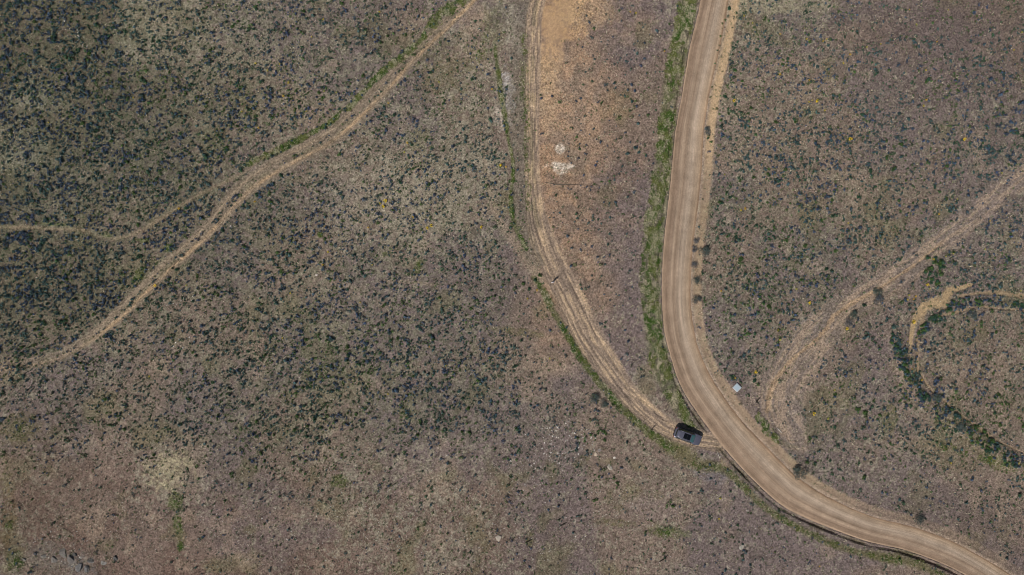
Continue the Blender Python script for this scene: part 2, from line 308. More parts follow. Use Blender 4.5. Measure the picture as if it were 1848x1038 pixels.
B(moss, .45, 940, 600, 60, 8, 8); B(dark, .4, 845, 512, 80, 7, 3); B(tan2, .4, 740, 510, 60, 4, 5); B(moss*.8, .6, 956, 975, 7, 18, 0, rough=.5); B(moss*.75, .5, 1050, 835, 20, 10, -35); B(moss, .4, 1140, 890, 20, 24, 30)
B(moss*.8, .55, 1110, 945, 40, 8, 5); B(green*1.1, .5, 1205, 960, 40, 12, 5); B(moss, .55, 1600, 755, 16, 30, 10); B(moss, .6, 1785, 828, 50, 10, 28); B(green, .5, 1640, 985, 30, 16, 20); B(moss, .5, 1600, 1005, 50, 12, 14)
B(moss, .35, 1530, 690, 20, 60, 20); B(moss, .3, 1700, 820, 80, 25, 25); B(tan2, .5, 1400, 700, 45, 45, 0); B(tan2, .5, 1450, 640, 30, 20, -40); B(tan2, .4, 1440, 800, 22, 20, 0); B(grey, .35, 1460, 590, 45, 22, -35); B(grey*.95, .4, 1700, 420, 60, 14, -40)
B(lin(150,134,128), .35, 1180, 915, 60, 25, 0); B(moss*1.2, .5, 1210, 800, 50, 14, 20); B(tan2, .45, 1270, 800, 20, 8, 10); B(lin(176,150,110), .35, 1310, 835, 12, 10, 30)
# verges and ditches with green growth
dv, vv, hv = pd(PX, PY, VERGE)
gv = (1-sm(.55, 1.15, np.abs(dv)/hv + .5*(n3-.5)))
C = mixc(C, green, gv*(.45+.35*sm(.4, .6, n3))); C = mixc(C, lin(170,158,134), gv*sm(.54, .62, fbm(PX/6.0, PY/13.0, 3, 71))*.6)
LOW = spline([(1200,800,12),(1232,822,14),(1262,838,12),(1300,845,8),(1325,862,7),(1372,908,7),(1420,942,6),(1485,974,7),(1560,1000,6),(1640,1012,9),(1720,1050,6)], 3)
dl, vl, hl = pd(PX, PY, LOW); C = mixc(C, moss*.85, (1-sm(.4, 1.6, np.abs(dl)/hl+1.2*(n3-.45)))*.7)
GL = spline([(962,500,4),(980,525,6),(1000,565,6),(1022,600,7),(1050,650,7),(1090,700,7),(1130,745,7),(1165,775,7),(1210,808,9)], 3)
dg, vg, hg = pd(PX, PY, GL); C = mixc(C, green, (1-sm(.5, 1.3, np.abs(dg)/hg+1.0*(n3-.5)))*.7)
GU = spline([(893,85,3),(899,130,4),(904,170,5),(912,215,4),(918,255,3),(926,295,2),(924,340,3),(922,370,4),(930,410,3),(950,450,4)], 3)
OLD = spline([(862,180,4),(870,250,4),(880,325,5),(893,380,6),(915,420,8),(945,462,9),(978,505,8)], 3); do, vo_, ho = pd(PX, PY, OLD); C = mixc(C, lin(160,142,122), (1-sm(.5,1.4,np.abs(do)/ho+.9*(n3-.5)))*.6*sm(170,330,PY))
dg, vg, hg = pd(PX, PY, GU); C = mixc(C, green, (1-sm(.6, 1.3, np.abs(dg)/hg+.7*(n3-.5)))*.85)
# rutted track
w1 = A['w1']; d1, v1, h1 = A['d1'], A['v1'], A['h1']
s1 = fbm(d1/2.6, v1/30.0, 4, 81); C = mixc(C, lin(172,150,128), np.clip(w1*.85, 0, 1)); C = mixc(C, lin(128,112,100), w1*sm(.48, .60, s1)*.8); C = mixc(C, lin(204,176,142), w1*(1-sm(.30, .44, s1))*.7)
C = mixc(C, lin(110,108,76), w1*np.exp(-((d1/h1)/.28)**2)*.35*(PY < 420)*sm(.4, .55, n2)); C = mixc(C, lin(120,112,98), (1-sm(.7, 1.3, np.abs(d1-26)/14.0))*.5*(PY < 480))
# diagonal track: two ruts, darker strip between
d2, v2, h2 = A['d2'], A['v2'], A['h2']; w2 = A['w2']; s2 = fbm(d2/3.0, v2/28.0, 4, 91)
C = mixc(C, lin(150,134,115), w2*.8); C = mixc(C, lin(118,106,92), w2*sm(.5,.62,s2)*.6); C = mixc(C, lin(96,98,62), w2*np.exp(-((d2/h2+.1)/.3)**2)*.3*sm(.45,.6,n2))
for c, k in ((.62, .9), (-.62, .9)):
    pass
rut_l = np.exp(-((d2 + .55*h2)/3.0)**2); rut_r = np.exp(-((d2 - .62*h2)/2.6)**2)
C = mixc(C, lin(186,158,126), w2*np.clip(rut_l*1.2, 0, 1)*(.35+.55*sm(.42,.55,fbm(d2/5.0, v2/22.0, 3, 93)))); C = mixc(C, lin(170,150,126), w2*rut_r*(.25+.55*sm(.42, .58, fbm(d2/5.0, v2/30.0, 3, 95))))
DL = spline([(850,-10,7),(800,22,12),(760,68,5),(735,92,7),(690,130,6),(660,160,4),(620,203,6),(575,232,3),(520,262,7),(470,285,5),(440,300,4)], 3)
dq, vq, hq = pd(PX, PY, DL); C = mixc(C, green, (1-sm(.5, 1.2, np.abs(dq)/hq+1.1*(n3-.5)))*sm(.28,.42,fbm(PX/22.0,PY/22.0,2,15))*.9)
for a in ((305,447,12,6,-45),(252,498,17,6,-48),(196,423,12,5,0),(262,435,18,4,10),(697,458,9,5,-10),(578,423,7,6,0),(527,437,6,5,0),(317,905,14,20,15),(322,945,9,26,-12),(327,985,7,10,0),(100,405,30,3,5),(1386,778,6,30,-38),(1420,802,20,6,20),(755,480,8,16,30),(612,870,20,14,0),(1690,465,14,10,0)):
    B(green*1.1, .75, *a, rough=.4)
d3, v3, h3 = A['d3'], A['v3'], A['h3']; C = mixc(C, lin(172,150,122), (1-sm(.3, 1.0, np.abs(d3)/h3+1.2*(n3-.42)))*.36*(1-.6*blob(PX, PY, 175, 428, 40, 14, 0)))
d4, v4, h4 = A['d4'], A['v4'], A['h4']; w4 = 1-sm(.7, 1.25, np.abs(d4)/h4+.3*(n3-.5)); s4 = fbm(d4/4.5, v4/34.0, 4, 101)
C = mixc(C, lin(144,129,119), w4*.62); C = mixc(C, lin(176,153,130), w4*sm(.46, .60, s4)*.6); C = mixc(C, lin(108,97,90), w4*(1-sm(.32, .46, s4))*.4)
d5, h5 = A['d5'], A['h5']; C = mixc(C, lin(186,158,127), (1-sm(.5, 1.2, np.abs(d5)/h5+1.5*(n3-.45)))*.7)
w5 = 0*PX; w5a = None
for p in T5:
    d6, v6, h6 = pd(PX, PY, p); w5 = np.maximum(w5, 1-sm(.6, 1.2, np.abs(d6)/h6+1.1*(n3-.42)+.5*(n2-.5)))
    if w5a is None: w5a = w5.copy()
C = mixc(C, lin(170,146,116), w5*.72); C = mixc(C, lin(190,163,126), w5a*.8)
dsx, vsx, hsx = pd(PX, PY, SHLD); ws = (1-sm(.6, 1.15, np.abs(dsx)/hsx+.4*(n3-.5)))*(1-sm(860, 960, PY)*.7)
C = mixc(C, lin(204,174,138), ws*(.9-.45*sm(240, 340, PY))); C = mixc(C, tan2, (1-sm(2, 7+6*(n3-.5), np.abs(A['ar'])))*.6*(1-gv)*np.where(A['dr'] > 0, .15, .8)); C = mixc(C, lin(96,88,66), (1-sm(2, 7, np.abs(A['ar']-5)))*(A['dr'] > 0)*sm(600, 720, PY)*.6*sm(.4,.6,n2))  # last mix paints the ditch wall's shade as a dark band along the bend
grain = np.clip(1.0-.55*ws-.45*w5-.2*w1-.75*blob(PX, PY, 1003, 45, 34, 70, 8), .2, 1)
track = np.zeros(PX.shape, int)
track[(np.abs(d3)/h3 < .8)] = 3; track[(np.abs(d4)/h4 < .7)] = 4; track[(w5 > .5)] = 5; track[(w2 > .5)] = 2; track[(w1 > .5)] = 1
ny, nx = PX.shape
idx = np.arange(nx*ny).reshape(ny, nx)
Fq = np.stack([idx[:-1, :-1], idx[:-1, 1:], idx[1:, 1:], idx[1:, :-1]], -1).reshape(-1, 4)
fk = track[:-1, :-1].ravel()
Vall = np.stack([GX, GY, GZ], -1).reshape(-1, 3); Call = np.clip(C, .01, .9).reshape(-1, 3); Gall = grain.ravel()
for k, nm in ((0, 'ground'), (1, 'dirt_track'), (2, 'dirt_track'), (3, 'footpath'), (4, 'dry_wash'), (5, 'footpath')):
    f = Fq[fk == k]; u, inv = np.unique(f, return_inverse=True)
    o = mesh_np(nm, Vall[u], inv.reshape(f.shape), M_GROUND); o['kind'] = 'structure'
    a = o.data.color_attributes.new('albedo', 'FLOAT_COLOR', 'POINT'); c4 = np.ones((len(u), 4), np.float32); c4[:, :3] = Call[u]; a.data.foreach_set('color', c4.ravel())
    a = o.data.attributes.new('grain', 'FLOAT', 'POINT'); a.data.foreach_set('value', Gall[u].astype(np.float32))
def hz(x, y): return float(relief(np.array([x]), np.array([y]))[0])
def HZ(x, y): return relief(np.asarray(x, float), np.asarray(y, float))

# ------------------------------------------------------------------ gravel road
def road_mat():
    m, nt, b = mat('road_gravel', .95, .12)
    uv = node(nt, 'ShaderNodeAttribute', attribute_name='across'); tc = node(nt, 'ShaderNodeTexCoord')
    sp = node(nt, 'ShaderNodeSeparateXYZ'); nt.links.new(uv.outputs['Vector'], sp.inputs[0])
    def cmb(sx, sy):
        c = node(nt, 'ShaderNodeVectorMath', operation='MULTIPLY'); nt.links.new(uv.outputs['Vector'], c.inputs[0]); c.inputs[1].default_value = (sx, sy, 0); return c.outputs[0]
    def noise(vec, scale, det, ro=.6):
        n = node(nt, 'ShaderNodeTexNoise', i_Scale=scale, i_Detail=det, i_Roughness=ro); nt.links.new(vec, n.inputs['Vector']); return n.outputs['Fac']
    wob = noise(cmb(.2, .05), 1.0, 2); str1 = noise(cmb(14, .05), 1.0, 5, .65); str2 = noise(cmb(45, .12), 1.0, 3); fine = noise(tc.outputs['Object'], 7, 4, .7); patch = noise(tc.outputs['Object'], .45, 6, .7)
    w2 = node(nt, 'ShaderNodeMath', operation='MULTIPLY_ADD'); nt.links.new(wob, w2.inputs[0]); w2.inputs[1].default_value = .14; nt.links.new(sp.outputs[0], w2.inputs[2])
    w3 = node(nt, 'ShaderNodeMath', operation='SUBTRACT'); nt.links.new(w2.outputs[0], w3.inputs[0]); w3.inputs[1].default_value = .07
    cr = node(nt, 'ShaderNodeValToRGB'); nt.links.new(w3.outputs[0], cr.inputs[0]); e = cr.color_ramp.elements
    stops = [(0, (156,133,112)), (.03, (176,150,127)), (.07, (160,136,114)), (.12, (149,126,106)), (.24, (155,132,112)), (.33, (176,153,131)), (.42, (152,130,110)), (.52, (169,148,128)), (.66, (182,162,142)), (.78, (173,151,129)), (.88, (178,154,129)), (.95, (168,140,114)), (1, (172,143,117))]
    e[0].position = 0; e[0].color = (*lin(*stops[0][1]), 1); e[1].position = 1; e[1].color = (*lin(*stops[-1][1]), 1)
    for p, c in stops[1:-1]: x = e.new(p); x.color = (*lin(*c), 1)
    def rng(src, lo, hi, a, c):
        r = node(nt, 'ShaderNodeMapRange', i_To_Min=a, i_To_Max=c); r.inputs['From Min'].default_value = lo; r.inputs['From Max'].default_value = hi
        nt.links.new(src, r.inputs['Value']); return r.outputs[0]
    c = mul(nt, cr.outputs[0], rng(str1, .3, .7, .76, 1.24)); c = mul(nt, c.outputs[2], rng(str2, .3, .7, .9, 1.1)); c = mul(nt, c.outputs[2], rng(fine, .3, .7, .70, 1.30)); c = mul(nt, c.outputs[2], rng(patch, .3, .7, .80, 1.20))
    nt.links.new(c.outputs[2], b.inputs['Base Color'])
    bp = node(nt, 'ShaderNodeBump', i_Strength=.35, i_Distance=.05); nt.links.new(fine, bp.inputs['Height']); nt.links.new(bp.outputs[0], b.inputs['Normal'])
    return m
def build_road():
    L = spline(RL[::3], 10); Rr = spline(RR[::3], 10); n = len(L); m = 25
    us = np.linspace(0, 1, m); P = L[:, None, :]*(1-us[None, :, None]) + Rr[:, None, :]*us[None, :, None]
    jit = np.zeros((n, m)); 
    for e, sgn in ((0, 1), (m-1, -1)):
        j = 2.4*(fbm(np.arange(n)/4.0, np.zeros(n)+e, 3, 5)-.5)*2
        P[:, e, 0] += j*sgn; P[:, e, 1] += j*.3
    X, Y = (P[..., 0]-924)/S, (519-P[..., 1])/S
    prof = .07*(1-(2*us-1)**2)+.02+.025*np.exp(-((us-.03)/.02)**2) - .018*np.exp(-((us-.3)/.06)**2) - .018*np.exp(-((us-.62)/.06)**2)
    prof[0] = -.09; prof[-1] = -.09
    Z = land(X, Y)+prof[None, :]+.008*(fbm(X*2, Y*2, 2, 3)-.5)
    V = np.stack([X, Y, Z], -1).reshape(-1, 3); ix = np.arange(n*m).reshape(n, m)
    F = np.stack([ix[:-1, :-1], ix[1:, :-1], ix[1:, 1:], ix[:-1, 1:]], -1).reshape(-1, 4)
    o = mesh_np('gravel_road', V, F, road_mat(), smooth=True); o['kind'] = 'structure'
    ln = np.concatenate([[0], np.cumsum(np.hypot(*np.diff((L+Rr)/2, axis=0).T))])/S
    at = o.data.attributes.new('across', 'FLOAT_VECTOR', 'POINT')
    d = np.stack([np.tile(us, (n, 1)), np.tile(ln[:, None], (1, m)), np.zeros((n, m))], -1).astype(np.float32); at.data.foreach_set('vector', d.ravel())
build_road()

# ------------------------------------------------------------------ plant templates (unit radius)
rs = np.random.RandomState(11); random.seed(5)
def leaves(cent, nrm, ln, wd, rs):
    """quads: leaf-sized faces around centres"""
    n = len(cent); t = rs.randn(n, 3); t -= (t*nrm).sum(1, keepdims=True)*nrm; t /= np.linalg.norm(t, axis=1, keepdims=True)
    b = np.cross(nrm, t); ln = ln*(.7+.6*rs.rand(n, 1)); wd = wd*(.7+.6*rs.rand(n, 1))
    up = nrm*ln*.25
    V = np.stack([cent-t*ln*.5, cent+b*wd*.5+up*.4, cent+t*ln*.5+up, cent-b*wd*.5+up*.4], 1)
    return V.reshape(-1, 3), np.arange(n*4).reshape(n, 4)
def shrub(nl, lobes, hgt, ln, wd, seed, flat=.75, spread=.62):
    rs = np.random.RandomState(seed); C_ = []; N_ = []; T_ = []
    a = rs.rand(lobes)*6.283; r = np.sqrt(rs.rand(lobes))*spread; r[0] = 0
    lr = .34+.22*rs.rand(lobes); lr = np.maximum(lr, .28); k = rs.randint(0, lobes, nl)
    if lobes == 1: lr[:] = 1
    th = rs.rand(nl)*6.283; cz = rs.rand(nl)**.8*1.1-.1; sz = np.sqrt(np.clip(1-cz**2, 0, 1)); rad = .75+.3*rs.rand(nl)
    d = np.stack([sz*np.cos(th), sz*np.sin(th), cz], 1)
    c = np.stack([r[k]*np.cos(a[k]), r[k]*np.sin(a[k]), hgt*(.35+.25*rs.rand(lobes))[k]], 1) + d*(lr[k]*rad)[:, None]*np.array([1, 1, flat])
    c[:, 2] = np.maximum(c[:, 2]*1.15, .02)
    nr = d*.8+rs.randn(nl, 3)*.45; nr /= np.linalg.norm(nr, axis=1, keepdims=True)
    V, F = leaves(c, nr, ln, wd, rs)
    t = (.75+.5*rs.rand(lobes))[k]*(.7+.6*rs.rand(nl))
    return V, F, np.repeat(t, 4)
SAGE_T = [shrub(150, 4+i % 4, .8, .28, .16, (140 if i == 3 else 100+i), spread=.32) for i in range(9)]
GREEN_T = [shrub(120, 3+i % 3, .7, .34, .22, 200+i, spread=.5) for i in range(7)]
SAGE_S = [shrub(34, 2+i % 4, .8, .50, .34, 300+i, spread=.7) for i in range(14)]
GREEN_S = [shrub(28, 1+i % 4, .8, .54, .40, 400+i, spread=.72) for i in range(14)]
BIG_T = [shrub(900, 13, .75, .16, .07, 500+i, spread=.8) for i in range(4)]
def tmpl_mesh(name, T, col, m=M_PLANT):
    V, F, t = T; rs_ = np.random.RandomState(len(V))
    jitter = 1+.10*rs_.randn(len(V)//4, 1); hue = 1+.05*rs_.randn(len(V)//4, 3)
    c = np.asarray(col)*t[:, None]*np.repeat(jitter*hue, 4, 0)
    return mesh_np(name, V, F, m, tint=np.clip(c, .01, .9), link=False)
def bake(name, Ts, x, y, z, r, col, m=M_PLANT, hs=1.0):
    n = len(x); k = rs.randint(0, len(Ts), n); rot = rs.rand(n)*6.283; VV = []; FF = []; CC = []; off = 0
    for j, (V, F, t) in enumerate(Ts):
        i = np.where(k == j)[0]
        if not len(i): continue
        c, s = np.cos(rot[i])[:, None], np.sin(rot[i])[:, None]; rr = r[i][:, None]
        ax = (.8+.4*rs.rand(len(i)))[:, None]
        vx = (V[None, :, 0]*c*ax-V[None, :, 1]*s)*rr+x[i][:, None]; vy = (V[None, :, 0]*s*ax+V[None, :, 1]*c)*rr+y[i][:, None]
        vz = V[None, :, 2]*rr*hs*(.8+.4*rs.rand(len(i), 1))+z[i][:, None]
        VV.append(np.stack([vx, vy, vz], -1).reshape(-1, 3))
        FF.append((F[None]+(np.arange(len(i))*len(V))[:, None, None]).reshape(-1, F.shape[1])+off); off += len(i)*len(V)
        CC.append((col[i][:, None, :]*t[None, :, None]).reshape(-1, 3))
    return mesh_np(name, np.vstack(VV), np.vstack(FF), m, tint=np.clip(np.vstack(CC), .008, .9))
SAGEC = np.array([.060, .112, .106]); SAGEC2 = np.array([.064, .096, .146]); GREENC = np.array([.046, .106, .060]); GREENC2 = np.array([.076, .138, .040])

# ------------------------------------------------------------------ hand-read positions (photo px, radius px)
HB = """79,20,6;192,72,12;98,35,5;378,153,5;394,157,4;261,175,5;261,184,4;325,194,4;337,212,4;302,233,4;314,249,6;413,222,4;428,67,4;458,45,3.5;576,78,3;590,103,3.5;432,145,4;373,116,4;305,120,4;17,101,12;27,81,5;138,150,5;135,202,5;125,233,5;111,290,9;179,320,10;216,280,7;192,273,8;428,184,4;459,197,4.5;428,212,4.5;374,224,4;357,229,4;398,224,4;543,209,4.5;506,236,5;460,223,4;467,270,4;400,276,4;224,324,4;339,308,4;351,317,3.5;221,339,5;345,369,5;336,390,5;363,393,5;427,381,4;386,413,4.5;390,422,4;378,438,4;486,392,5;478,398,5;501,400,5;501,373,3.5;480,493,5;494,501,7;530,494,4.5;584,485,4.5;577,448,3.5;341,485,5;334,404,3.5;318,411,5;410,474,4;360,358,4;370,356,4;421,353,3;468,349,4;511,461,5;523,479,4;483,423,4;606,444,4.5;585,473,5;510,438,3.5;493,440,3.5;468,458,3.5;44,431,16;20,428,12;115,498,8;125,519,10;111,532,8;76,527,7;42,394,6;216,402,6;20,554,5;165,648,4;22,685,5;44,677,5;216,574,4;364,589,5;379,618,4.5;539,601,9;428,581,4;570,561,4;367,679,4;418,554,3.5;260,539,3.5;236,552,4;1031,448,4;1109,365,4;849,438,3.5;738,456,4;750,460,5;724,456,4;711,448,3.5;1048,451,3;1078,463,3.5;1100,422,4;1085,404,3.5;1062,402,3.5;1023,427,4;1097,441,4;1031,480,4;1063,518,3.5;1050,522,3.5;1068,497,3;1136,490,3.5;1134,616,5;1122,647,3.5;1159,679,4;1129,596,3.5;652,71,4;696,234,5;800,253,6;817,265,5;839,233,6;842,249,6;826,248,4;768,334,6;755,308,5;802,69,4;809,73,4;773,130,4.5;714,42,3;888,158,3.5;881,196,4;996,175,4;977,179,4;1040,184,3;1138,155,5;1144,167,4;1092,155,4;1095,165,3.5;1109,162,3.5;1139,185,5;1148,194,4;1156,121,4;1161,81,3.5;1148,101,4;1129,115,3.5;1181,61,6;1062,44,3;1127,241,3.5;1084,258,4;1146,268,5;1153,276,5;1132,278,5;1143,307,3.5;1122,302,4;1143,347,4;1025,283,3;1052,317,3.5;1095,110,3;886,261,4;1366,89,4.5;1344,88,4;1542,115,4.5;1575,120,4.5;1469,125,5;1481,135,4;1518,153,4;1476,153,4.5;1444,157,5;1405,145,4;1386,234,6;1420,244,4;1359,265,4;1397,287,5;1437,261,8;1471,263,8;1494,307,4;1508,305,4;1504,190,4.5;1575,182,6;1585,204,4;1542,204,4;1558,211,4;1621,206,5;1638,216,5;1644,184,4;1646,79,4.5;1646,233,5;1619,248,5;1589,253,4;1533,276,4;1735,125,5;1786,121,5;1808,138,5;1798,169,8;1762,174,4;1784,145,5;1842,111,5;1801,74,4;1774,81,4;1708,243,5;1774,270,10;1784,275,8;1769,256,6;1747,241,4.5;1700,253,4;1794,229,4;1820,223,6;1843,184,4;1690,233,4;1663,297,4;1811,283,4;1808,209,4;1730,315,6;1764,317,6;1719,322,5;1361,111,3.5;1412,209,4;1461,378,8;1459,398,8;1521,414,6;1589,390,6;1550,411,5;1575,461,4;1666,414,4;1638,374,4.5;1764,379,4.5;1737,399,4;1828,394,5;1747,370,5;1629,483,3.5;1558,485,4;1256,504,6;1251,543,7;1253,558,7;1358,567,7;1557,608,7;1445,625,4;1515,647,4;1565,650,4;1781,525,4;1791,525,3;1599,579,6;1606,586,7;1616,620,8;1622,633,8;1626,653,7;1646,650,6;1643,687,8;1616,660,5;1663,600,6;1663,620,5;1673,534,4;1636,559,4;1503,715,4;1587,735,4;1521,796,4;1540,786,4;1572,782,4;1754,862,4;1727,936,4;819,821,3.5;778,823,3.5;907,798,4.5;1132,830,4.5;1121,846,4;1154,845,3.5;701,760,5;895,752,6;932,728,7;863,728,7;738,757,6;654,760,5;207,752,3.5;24,725,4.5;34,739,3.5;162,712,4;216,776,4;199,767,3;283,759,4;400,742,4.5;448,766,6;145,750,4;607,752,5;145,808,3.5;184,794,3;280,841,3.5;260,793,4;378,857,4;415,713,5;374,717,5;148,725,4"""
HG = """315,488,6;418,434,4.5;519,452,4.5;441,446,5;531,417,3.5;506,317,5;721,329,5;885,216,5;1084,189,4;1117,214,4;1137,126,3;1275,250,6;1281,258,4;1670,145,6;1327,414,6;1300,367,5;1040,387,4;1084,478,4;1085,508,2.5;1129,524,2.5;1092,583,4;1535,717,4;1582,747,5;1602,798,5;1555,860,5;1840,894,5;1594,825,4;1467,836,6;1454,833,5;1048,902,3.5;1058,894,4;1116,873,5;871,927,4;923,863,4;1208,914,7;317,796,4;465,787,4;420,857,7;967,236,2.5;320,637,4.5;1558,551,5;1348,712,4;1545,738,7;1558,746,7;1500,770,6;1461,790,4;1268,840,3;1135,835,3;1080,780,6;1095,783,6;1065,786,4;1042,791,4;1092,795,5;1162,812,3.5;1155,797,3.5;1078,768,4;1033,768,4;890,500,4;918,505,5;930,498,4;944,512,5;965,505,5;975,498,5;955,522,5;1300,48,3;1312,22,5;1309,35,3;1306,42,3;1300,54,3;1298,69,4;1294,85,3;1291,95,3;1287,118,3;1282,160,3;1279,178,3"""
FL = """521,150;512,174;563,67;583,35;553,201;484,128;607,167;437,202;93,223;467,231;585,165;462,115;246,179;506,116;37,157;701,186;730,275;903,299;913,302;792,147;888,161;1136,25;1146,27;684,20;735,258;1197,96;1338,34;1353,47;1402,67;1449,76;1454,79;1479,79;1485,76;1636,21;1708,20;1558,89;1584,83;1687,78;1528,103;1516,118;1402,139;1455,148;1667,129;1321,185;1455,187;1461,184;1469,186;1484,202;1668,182;1664,192;1532,252;1736,253;1306,316;1802,313;1843,59;1828,91;1649,47;282,515;587,409;460,364;325,377;337,515;357,495;593,455;583,478;524,529;509,611;270,679;42,498;696,363;686,367;692,373;771,412;779,407;869,410;665,411;746,392;969,524;952,539;794,539;650,546;804,660;992,647;775,626;672,478;1343,377;1336,380;1692,387;1725,360;1784,399;1529,403;1777,450;1718,458;1705,463;1683,468;1670,514;1675,521;1538,517;1436,522;1459,547;1637,533;1649,535;1634,541;1645,540;1644,581;1525,593;1406,613;1403,596;1632,616;1638,664;1656,684;1363,671;1326,682;1361,673;1300,525;1842,525;1466,745;1491,754;1502,703;1835,835;1297,936;1299,899;1713,835;1479,1022;699,712"""
def parse(s): return [tuple(float(v) for v in e.split(',')) for e in s.replace('\n', '').split(';')]
def clear(X, Y):
    """1 where plants may stand"""
    z, a = relief((X-924)/S, (519-Y)/S, True)
    ok = (a['ar'] > 2) & ~((a['w1'] > .35)) & ~((a['w2'] > .4) & (np.abs(a['d2'])/a['h2'] > .3)) & (np.abs(a['d3']) > 5)
    ok &= ~((np.abs(a['d4'])/a['h4'] < 1.0) & (rs.rand(len(X)) > .16))
    ok &= np.hypot(X-1241, Y-787) > 34
    ok &= np.hypot(X-1329, Y-699) > 11
    ok &= ~((np.abs(X-985) < 24) & (Y < 130) & (rs.rand(len(X)) > .03)) & ~((np.abs(X-1010) < 45) & (Y < 70) & (rs.rand(len(X)) > .05))
    dsh = np.abs(pd(X, Y, SHLD)[0]); ok &= ~((dsh < 8) & (rs.rand(len(X)) > .15))
    dvg = pd(X, Y, VERGE); ok &= ~((np.abs(dvg[0]) < dvg[2]) & (rs.rand(len(X)) > .1))
    for p in T5:
        q = pd(X, Y, p); ok &= ~((np.abs(q[0]) < q[2]*1.0) & (rs.rand(len(X)) > .22))
    return ok, z
def expand(lst):
    out = []
    for x, y, r in lst:
        if r <= 5.5: out.append((x, y, r)); continue
        for _ in range(max(2, int((r/3.6)**2))):
            a = random.random()*6.28; d = math.sqrt(random.random())*r*.85
            out.append((x+d*math.cos(a), y+d*math.sin(a)*.85, random.uniform(3.2, 5.0)))
    return out
blue = expand(parse(HB)); grn = expand(parse(HG))
for path, n in ((ARC, 340), (ROW, 150)):
    for _ in range(n):
        i = random.randrange(len(path)-1); t = random.random(); p = path[i]*(1-t)+path[i+1]*t; a = random.random()*6.28; d = math.sqrt(random.random())*p[2]
        X_, Y_ = p[0]+1.25*d*math.cos(a), p[1]+1.1*d*math.sin(a)
        if float(fbm(X_/14.0, Y_/14.0, 2, 18)) > .31: (blue if random.random() < .5 else grn).append((X_, Y_, random.uniform(2.4, 5.4)))
for cx, cy in ((1680,470),(1700,478),(1690,495),(1685,510),(1672,490)):
    for _ in range(6): grn.append((cx+random.uniform(-8,8), cy+random.uniform(-7,7), random.uniform(3.5,5.5)))
# scatter by density
def scatter(num, dmul, seed, clump=.5, s1_=16.0):
    q = np.random.RandomState(seed); X = q.uniform(-120, 1968, num); Y = q.uniform(-110, 1148, num)
    d = grid(DENS, X, Y)/9.0; c = fbm(X/s1_, Y/s1_, 3, seed % 50); p = d*dmul*np.clip(1+clump*7*(c-.5), .12, 2.2)
    k = q.rand(num) < p; return X[k], Y[k]
X, Y = scatter(150000, .86, 71, .50)
ok, Z = clear(X, Y); X, Y, Z = X[ok], Y[ok], Z[ok]
b = grid(BLUE, X, Y)/10.0; isb = (fbm(X/26.0, Y/26.0, 3, 33)*.6+rs.rand(len(X))*.4) < (.27+.45*b)
Rr = np.exp(rs.randn(len(X))*.40)*np.where(isb, 2.55, 2.0); Rr = np.clip(Rr, 1.1, 5.2)
Rr *= .74+.23*np.clip(grid(DENS, X, Y)/9, 0, 1)
def region(x, y):
    q = lambda p: abs(float(pd(np.array([x]), np.array([y]), p)[0][0]))
    if x > 1590 and (q(ARC) < 26 or q(ROW) < 20): return 'in the brushy arc at right'
    if q(T4) < 48: return 'beside the dry wash'
    rx = np.interp(y, RL[:, 1], RL[:, 0]) if y < 1038 else 1750
    tx = np.interp(y, T1[:, 1], T1[:, 0])
    if x > rx + 20 and not (y > 800 and x < rx+40): return 'right of the gravel road'
    if q(T2) < 34: return 'beside the diagonal track'
    if y < 790 and x > tx: return 'between rutted track and gravel road'
    if q(T1) < 40: return 'beside the rutted track'
    t2y = np.interp(x, T2[::-1, 0], T2[::-1, 1]) if x > -50 else 660
    if x < 850 and y < t2y: return 'above the diagonal track'
    if y > 800: return 'on the bare lower slope'
    return 'between diagonal and rutted tracks'
SEEN = set()
MARKS = [(1240,787,'the parked car'),(1329,699,'the white utility box'),(997,510,'the standing person'),(1176,775,'the wooden fence post'),(1442,852,'the big bush at the road bend'),(1656,936,'the dark bush above the lower road'),
 (1010,302,'the white bare patch'),(1050,334,'the long dead limb'),(1275,238,'the grey bush on the road shoulder'),(1253,455,'the three grey road edge bushes'),(1582,527,'the teal bush in the wash'),(1700,548,'the forked tan soil patch'),
 (1640,690,'the top of the brushy arc'),(1366,722,'the forked dead branch'),(1080,722,'the blue-green bush pair'),(1080,818,'the boulder pair'),(417,409,'the boulder beside the diagonal track'),(572,497,'the boulder on the open slope'),
 (215,430,'the left fork of the tracks'),(146,75,'the line of white stones'),(30,790,'the mossy strip at lower left'),(308,850,'the round straw patch'),(322,940,'the green streak under the straw patch'),(120,1008,'the grey rock outcrop'),
 (900,973,'the flat tan rock'),(812,28,'the green grass at the track top'),(697,458,'the green spot on mid slope'),(908,300,'the bright yellow pair by the green line'),(775,410,'the orange-yellow flower pair'),(917,170,'the grey gravelly patch'),
 (1005,40,'the bare tan ground'),(1285,855,'the pale grey patch below the road'),(1751,567,'the pale teal bush at right'),(1840,318,'the upper end of the wash'),(1736,253,'the lone bright yellow clump at right'),(1466,186,'the yellow trio at upper right'),
 (1848,0,'the upper right corner'),(0,0,'the upper left corner'),(1848,1038,'the lower right corner'),(44,431,'the dark thicket under the left path'),(186,300,'the blue thicket at left'),(1775,272,'the blue thicket at right'),(1390,780,'the green patch right of the road'),
 (520,262,'the green verge of the diagonal track'),(250,498,'the dark green verge at left'),(1700,480,'the green thicket by the wash'),(539,601,'the blue thicket on mid slope'),(1835,835,'the lower end of the brushy arc'),(1450,8,'the top edge right of the road'),(600,8,'the top edge above the slope'),(620,880,'the dull green patch on the lower slope'),(1140,890,'the mossy patch on the lower slope')]
